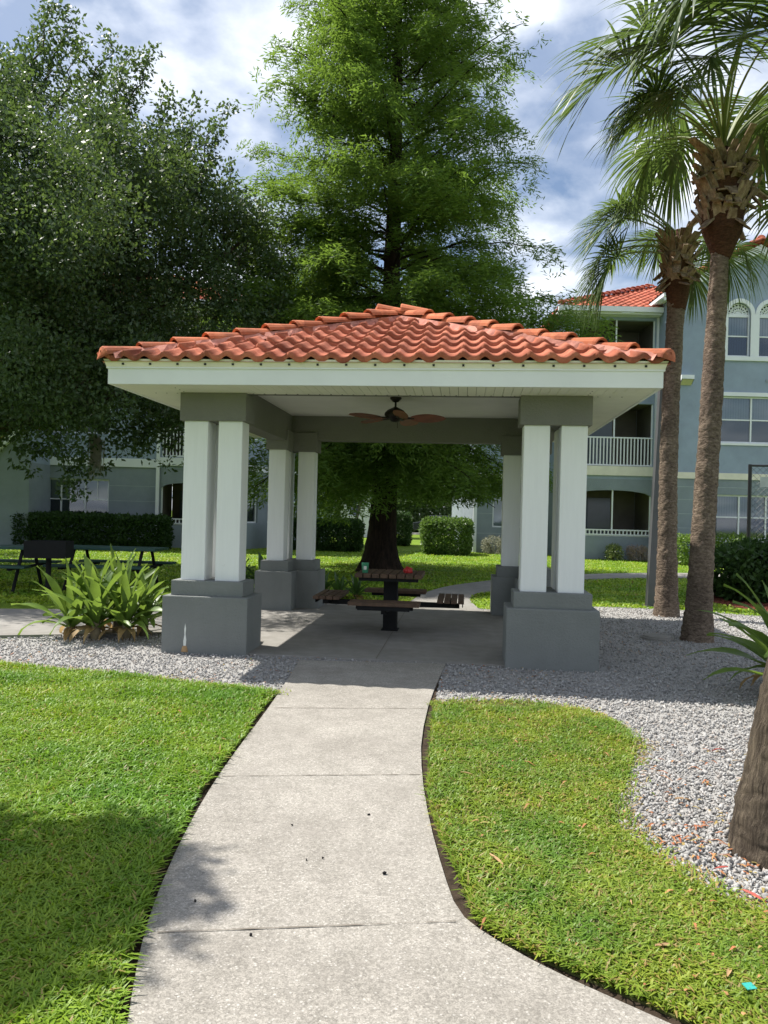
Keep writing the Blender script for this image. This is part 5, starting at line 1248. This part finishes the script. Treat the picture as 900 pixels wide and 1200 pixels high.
def hedge(label, x0, x1, y0, y1, h, n=9000, L=.09, W=.055, m=None, seed=1, rz=0, group=None, cat='hedge', name='hedge', round_=.35, splits=None):
    loc = ((x0+x1)/2, (y0+y1)/2, 0); hw, hd = (x1-x0)/2, (y1-y0)/2
    t = thing(name, label, cat, loc, rz, group)
    bush_mass(splits or [(-hw, hw, -hd, hd, .05, h)], n, L, W, seed, m or K['hedge'], 'foliage', t, round_)
    st = MB(); r = random.Random(seed)
    for i in range(max(2, int((x1-x0)/.8))):
        x = r.uniform(-hw*.85, hw*.85); y = r.uniform(-hd*.5, hd*.5); MB().tube([(x, y, -.02), (x+r.uniform(-.08, .08), y, h*.45), (x+r.uniform(-.2, .2), y+r.uniform(-.1, .1), h*.85)], [.02, .015, .006], 5).build('stem', K['oakbark'], t)
    return t
def px2x(px, Y): return at(px, 600, Y)[0]
Yh = 27.2
hedge('long clipped dark hedge under the windows of the left building', px2x(25, Yh), px2x(197, Yh), Yh-.6, Yh+.6, 1.15, 26000, .10, .06, seed=3, rz=.04)
hedge('dark clipped hedge left of the cypress trunk behind the pavilion', px2x(325, 29.5), px2x(424, 29.5), 29, 30, 1.15, 17000, .11, .065, seed=4)
hedge('tall clipped green hedge block by the white downspout', px2x(497, 29.2), px2x(551, 29.2), 28.4, 30.4, 1.30, 14000, .11, .065, seed=5, m=leafmat('bright_hedge', (.04, .085, .015), (.12, .20, .035), .3, .4, 1.2))
hedge('small far hedge right behind the cypress trunk', px2x(453, 36), px2x(480, 36), 35.5, 37.5, 1.5, 7000, .12, .07, seed=6)
hedge('grey green rounded shrub at the wall, seen beside the rear right column', px2x(566, 30.2), px2x(592, 30.2), 29.9, 30.6, .62, 1800, .08, .03, K['shrub'], 7, round_=.9, cat='shrub', name='shrub')
hedge('grey green rounded shrub at the wall between the right columns', px2x(601, 30.2), px2x(622, 30.2), 29.9, 30.6, .60, 1500, .08, .03, K['shrub'], 8, round_=.9, cat='shrub', name='shrub')
hedge('small green rounded shrub below the arched screened porch', px2x(712, 27.6), px2x(729, 27.6), 27.3, 27.85, .60, 1500, .07, .03, leafmat('yellow_green', (.08, .12, .03), (.2, .24, .07), .3, .5, 2), 9, round_=.9, cat='shrub', name='shrub')
hedge('small pinkish dry shrub below the arched screened porch', px2x(735, 27.6), px2x(760, 27.6), 27.25, 27.85, .58, 1500, .07, .03, K['pink'], 10, round_=.9, cat='shrub', name='shrub')
hedge('bright green hedge under the ground floor window between the palms', px2x(797, 25.8), px2x(880, 25.8), 25.4, 26.3, .95, 4500, .10, .06, leafmat('lime_hedge', (.06, .12, .015), (.16, .25, .04), .3, .4, 1.5), 11)
Ys = 15.0
hedge('large dark broad leaved shrub in red mulch before the fence', px2x(836, Ys), px2x(985, Ys), Ys-1.0, Ys+.9, 1.12, 8500, .13, .075, None, 12, round_=.75, cat='shrub', name='shrub',
      splits=[(-1.25, .0, -.8, .75, .05, 1.0), (-.55, 1.25, -.9, .85, .05, 1.15), (-1.1, -.2, -.95, -.1, .05, .62)])

# --- small multi-stemmed tree left of the cypress
p = gp(402, 644); cm = thing('crepe_myrtle', 'small tree with two pale stems left of the cypress trunk', 'tree', (p[0], p[1], 0)); mb = MB()
limb(mb, (-.1, 0, -.02), (-.25, 0, 2.3), .14, .07, 0, .05, 7, 1); limb(mb, (.05, 0, -.02), (.75, .1, 2.4), .09, .05, 0, .06, 7, 2); limb(mb, (-.22, 0, 1.5), (-.7, 0, 2.8), .06, .03, 0, .05, 6, 3); limb(mb, (-.25, 0, 2.2), (.1, 0, 3.6), .06, .02, 0, .08, 6, 4)
mb.build('trunk', K['palebark'], cm)
r = np.random.default_rng(5); d = norm(r.normal(size=(170, 3))); C = np.array([.05, 0, 3.1])+d*np.array([1.05, .95, 1.35])*r.random((170, 1))**.45; C = C[C[:, 2] > 1.75]
V, F = cluster_leaves(C, 60, .30, .10, .05, 15); fast('crown', V, F, K['far'], cm)

# --- strap leaf lilies
def strap(r, L, w, el, az, base, curl, V, F):
    n = 9; p = np.array(base, float); e = el; b = len(V); h = np.array([math.cos(az), math.sin(az), 0]); sd_ = np.array([-math.sin(az), math.cos(az), 0])
    wav = r.uniform(0, 6); tw = r.gauss(0, .35)
    for i in range(n):
        s = i/(n-1); d = h*math.cos(e)+np.array([0, 0, math.sin(e)]); nn = -h*math.sin(e)+np.array([0, 0, math.cos(e)])
        wj = w*(.45+.55*min(1, s/.3))*(1-max(0, (s-.4)/.6)**1.7)+.002; sv = sd_*math.cos(tw*s)+nn*math.sin(tw*s); n3 = np.cross(d, sv)
        ed = .12*w*math.sin(wav+s*9)
        V += [tuple(p+sv*wj*.5+nn*(wj*.16+ed)), tuple(p-nn*wj*.05), tuple(p-sv*wj*.5+nn*(wj*.16-ed))]
        p = p+d*L/(n-1); e -= curl*(.4+1.5*s)/(n-1)
    for i in range(n-1):
        for k in range(2): F.append((b+3*i+k, b+3*i+k+1, b+3*(i+1)+k+1, b+3*(i+1)+k))
def lily(label, loc, rosettes, L, w, seed, m=None, nl=20):
    t = thing('strap_leaf_lily', label, 'plant', loc); r = random.Random(seed); V, F = [], []; st = MB(); DV, DF = [], []
    for (x, y, h, sc_) in rosettes:
        MB().lathe([(.05*sc_, -.02), (.058*sc_, .06), (.05*sc_, h*.6), (.04*sc_, h)], (x, y), 12).build('stem', K['lilystem'], t)
        for i in range(nl):
            f = i/nl; el = R(88-68*f+r.uniform(-7, 7)); az = i*2.39996+r.uniform(-.3, .3)
            strap(r, L*sc_*r.uniform(.8, 1.1), w*sc_*r.uniform(.85, 1.15), el, az, (x+.03*math.cos(az), y+.03*math.sin(az), h*(1-.5*f)), r.uniform(.5, 1.25)*(.6+.8*f), V, F)
        for i in range(5):
            az = r.uniform(0, 6.28); strap(r, L*.5*sc_, w*.7, R(10), az, (x, y, h*.5), 1.6, DV, DF)
    fast('leaf_mass', V, F, m or K['lily'], t, smooth=True); fast('dry_leaf', DV, DF, K['dryleaf'], t)
    return t
p = gp(112, 750)
lily('large bright green strap leaf lily in gravel left of the pavilion', (p[0], p[1], .015), [(-.30, .05, .20, .9), (.02, -.05, .24, 1.0), (.34, .0, .24, .95), (.12, .35, .3, 1.0), (-.15, .3, .24, .9), (.45, .3, .24, .85)], .74, .108, 5, nl=19)
p = gp(938, 832)
lily('strap leaf lily reaching in from the right edge beside the leaning palm', (p[0], p[1], .015), [(.0, .0, .22, 1.0), (.3, .3, .28, 1.0), (.12, .42, .3, 1.05), (.5, -.05, .22, 1.0)], .86, .105, 12, nl=19)
dk_ = leafmat('dark_lily_leaf', (.03, .07, .018), (.08, .15, .03), .3, .35, 2)
p = ploc(-2.62, 3.0); lily('shaded broad leaved lily behind the left rear pier', (p[0], p[1], 0), [(-.3, 0, .15, .9), (.1, .1, .18, 1), (.35, -.2, .15, .9), (-.5, .4, .2, 1)], .62, .13, 7, dk_, 13)
p = ploc(-1.25, 3.3); lily('low shaded lily between left rear pier and picnic table', (p[0], p[1], 0), [(0, 0, .1, .8), (.3, .1, .1, .75), (-.3, .2, .1, .8)], .55, .11, 8, dk_, 11)

# --- far tree belt and parking behind the lawn
sheet('parking_lot', [(-2, 56), (14, 56), (14, 62), (-2, 62)], .01, K['asphalt'])
r = np.random.default_rng(15)
for i, (px_, Y, h, wd) in enumerate([(380, 62, 10, 5), (425, 68, 9, 4.5), (465, 66, 8, 4.5), (500, 72, 10, 5), (540, 70, 9, 5), (585, 68, 11, 5.5), (640, 72, 10, 5), (300, 60, 12, 6), (240, 64, 12, 6), (120, 66, 12, 6.5), (20, 64, 12, 6.5)]):
    X = px2x(px_, Y); desc = ['broad far tree', 'narrow far tree', 'low far tree', 'tall far tree'][i % 4]
    t = thing('background_tree', ['dark tree in the far belt, seen left of the cypress trunk', 'dark tree in the far belt, seen left of the cypress trunk', 'dark tree in the far belt, right behind the cypress trunk', 'dark tree in the far belt above the parked car', 'dark tree in the far belt above the clipped hedge block', 'dark tree in the far belt behind the right building', 'dark tree in the far belt behind the right building', 'far tree behind the left building', 'far tree behind the left building', 'far tree behind the left building', 'far tree behind the left building'][i], 'tree', (X, Y, 0), 0, 'far tree belt')
    mb = MB(); v_, f_ = trunk_mesh([(0, 0, -.1), (.1, 0, h*.4), (0, .1, h*.8)], [.3, .22, .05], 10, .3, 4, .03, i, 14); mb.add(v_, [tuple(x) for x in f_]); mb.build('trunk', K['oakbark'], t)
    d = norm(r.normal(size=(150, 3))); C = np.array([0, 0, h*.52])+d*np.array([wd*.62, wd*.5, h*.47])*(r.random((150, 1))**.4)
    V, F = cluster_leaves(C, 26, .95, .42, .26, 200+i); fast('crown', V, F, K['far'], t)
hedge('dark far hedge belt closing the lawn before the parking', -6, 9, 63, 65, 2.6, 9000, .3, .18, K['far'], 31)
p = at(506, 608, 57.0)
car = thing('parked_car', 'dark parked car glimpsed far off above the clipped hedge', 'car', (p[0]+.9, 58, 0))
bd = MB(); prof = [(-2.2, .35), (2.2, .35), (2.25, .75), (1.5, .9), (.95, 1.42), (-.9, 1.45), (-1.7, .95), (-2.25, .85)]
V = [(x, -.85, z) for x, z in prof]+[(x, .85, z) for x, z in prof]; n = len(prof)
bd.add(V, [tuple(range(n)), tuple(range(2*n-1, n-1, -1))]+[(i, n+i, n+(i+1) % n, (i+1) % n) for i in range(n)]); bd.build('body', K['car'], car, bevel=.05)
MB().add([(-1.45, -.86, .97), (1.3, -.86, .95), (.88, -.86, 1.36), (-.85, -.86, 1.38)], [(0, 1, 2, 3)]).build('side_window', K['glass'], car)
for x in (-1.4, 1.4):
    for y in (-.8, .8):
        wh = MB(); wh.tube([(x, y-.1, .33), (x, y+.1, .33)], .33, 18); w_ = wh.build('wheel', K['rubber'], car); MB().tube([(x, y-.11, .33), (x, y+.11, .33)], .19, 14).build('rim', K['chrome'], w_)

# ------------------------------------------------------------------ litter
def leaf_bit(px, py, m, s, label, nm='fallen_leaf', cat='leaf', z=.05, group=None, seed=0):
    r = random.Random(seed+int(px)); p = gp(px, py, z); V = []; F = []; n = 6
    for i in range(n):
        u = i/(n-1); wj = .34*math.sin(math.pi*min(1, .08+u*.92))**.8+.01; zc = .12*math.sin(u*3)+.05
        V += [((u-.5)*s*2, wj*s*.5, zc*s+.12*s), ((u-.5)*s*2, 0, zc*s), ((u-.5)*s*2, -wj*s*.5, zc*s+.10*s)]
    for i in range(n-1):
        for k in range(2): F.append((3*i+k, 3*i+k+1, 3*(i+1)+k+1, 3*(i+1)+k))
    o = fast(nm, V, F, m); o.location = p; o.rotation_euler = (r.uniform(-.2, .2), r.uniform(-.2, .2), r.uniform(0, 6.28)); tag(o, label, cat, group); return o
G1, G2 = 'dry leaves on the lawns', 'red leaves on the gravel'
leaf_bit(784, 1112, K['littan'], .055, 'long tan dry leaf standing in the right lawn near its far corner', group=G1)
leaf_bit(582, 1010, K['littan'], .05, 'tan dry leaf in the right lawn close to the walkway', group=G1)
leaf_bit(546, 907, K['dryleaf'], .04, 'pale dry leaf in the upper part of the right lawn', group=G1)
leaf_bit(855, 1141, K['littan'], .04, 'curled brown leaf beside the teal tag in the right lawn', group=G1)
leaf_bit(738, 1058, K['littan'], .04, 'brown dry leaf in the middle of the right lawn', group=G1)
leaf_bit(98, 1073, K['littan'], .05, 'tan dry leaf in the shaded left lawn', group=G1)
leaf_bit(130, 1130, K['dryleaf'], .05, 'pale dry leaf lowest in the shaded left lawn', group=G1)
leaf_bit(842, 880, K['litter'], .055, 'larger red leaf in the gravel left of the leaning palm', z=.03, group=G2)
leaf_bit(884, 1052, K['litter'], .05, 'red leaf in the gravel in front of the leaning palm', z=.03, group=G2)
leaf_bit(845, 1018, K['litter'], .035, 'small red leaf at the foot of the leaning palm', z=.03, group=G2)
leaf_bit(800, 938, K['littan'], .05, 'rust brown leaf in the gravel between lawn and leaning palm', z=.03, group=G2)
p = gp(878, 1156, .06); tg = MB().box(-.022, .022, -.012, .012, 0, .003).build('plastic_tag', K['teal'], None); tg.location = p; tg.rotation_euler = (.3, .2, .5); tag(tg, 'small teal plastic tag lying in the right lawn', 'tag')
for i, (x, y, s, lab) in enumerate([(450, 1024, .014, 'dark pebble on the walkway, largest, near the right edge'), (342, 967, .009, 'dark pebble on the walkway in the middle of the second slab'), (359, 1008, .007, 'one of two tiny dark pebbles lying together on the walkway'), (378, 1006, .009, 'larger of two tiny dark pebbles lying together on the walkway'), (229, 1056, .011, 'dark pebble on the walkway in the tree shadow'), (294, 1096, .009, 'dark pebble on the walkway just below the nearest joint'), (432, 955, .009, 'dark pebble on the walkway near its right edge, farther one')]):
    p = gp(x, y, .032); V, F = stones(np.array([[0, 0, s*.3]]), s*1.35, s*1.3501, 300+i); o = fast('pebble', V, F, K['blackmetal']); o.location = p; tag(o, lab, 'pebble', 'dark pebbles on the walkway')
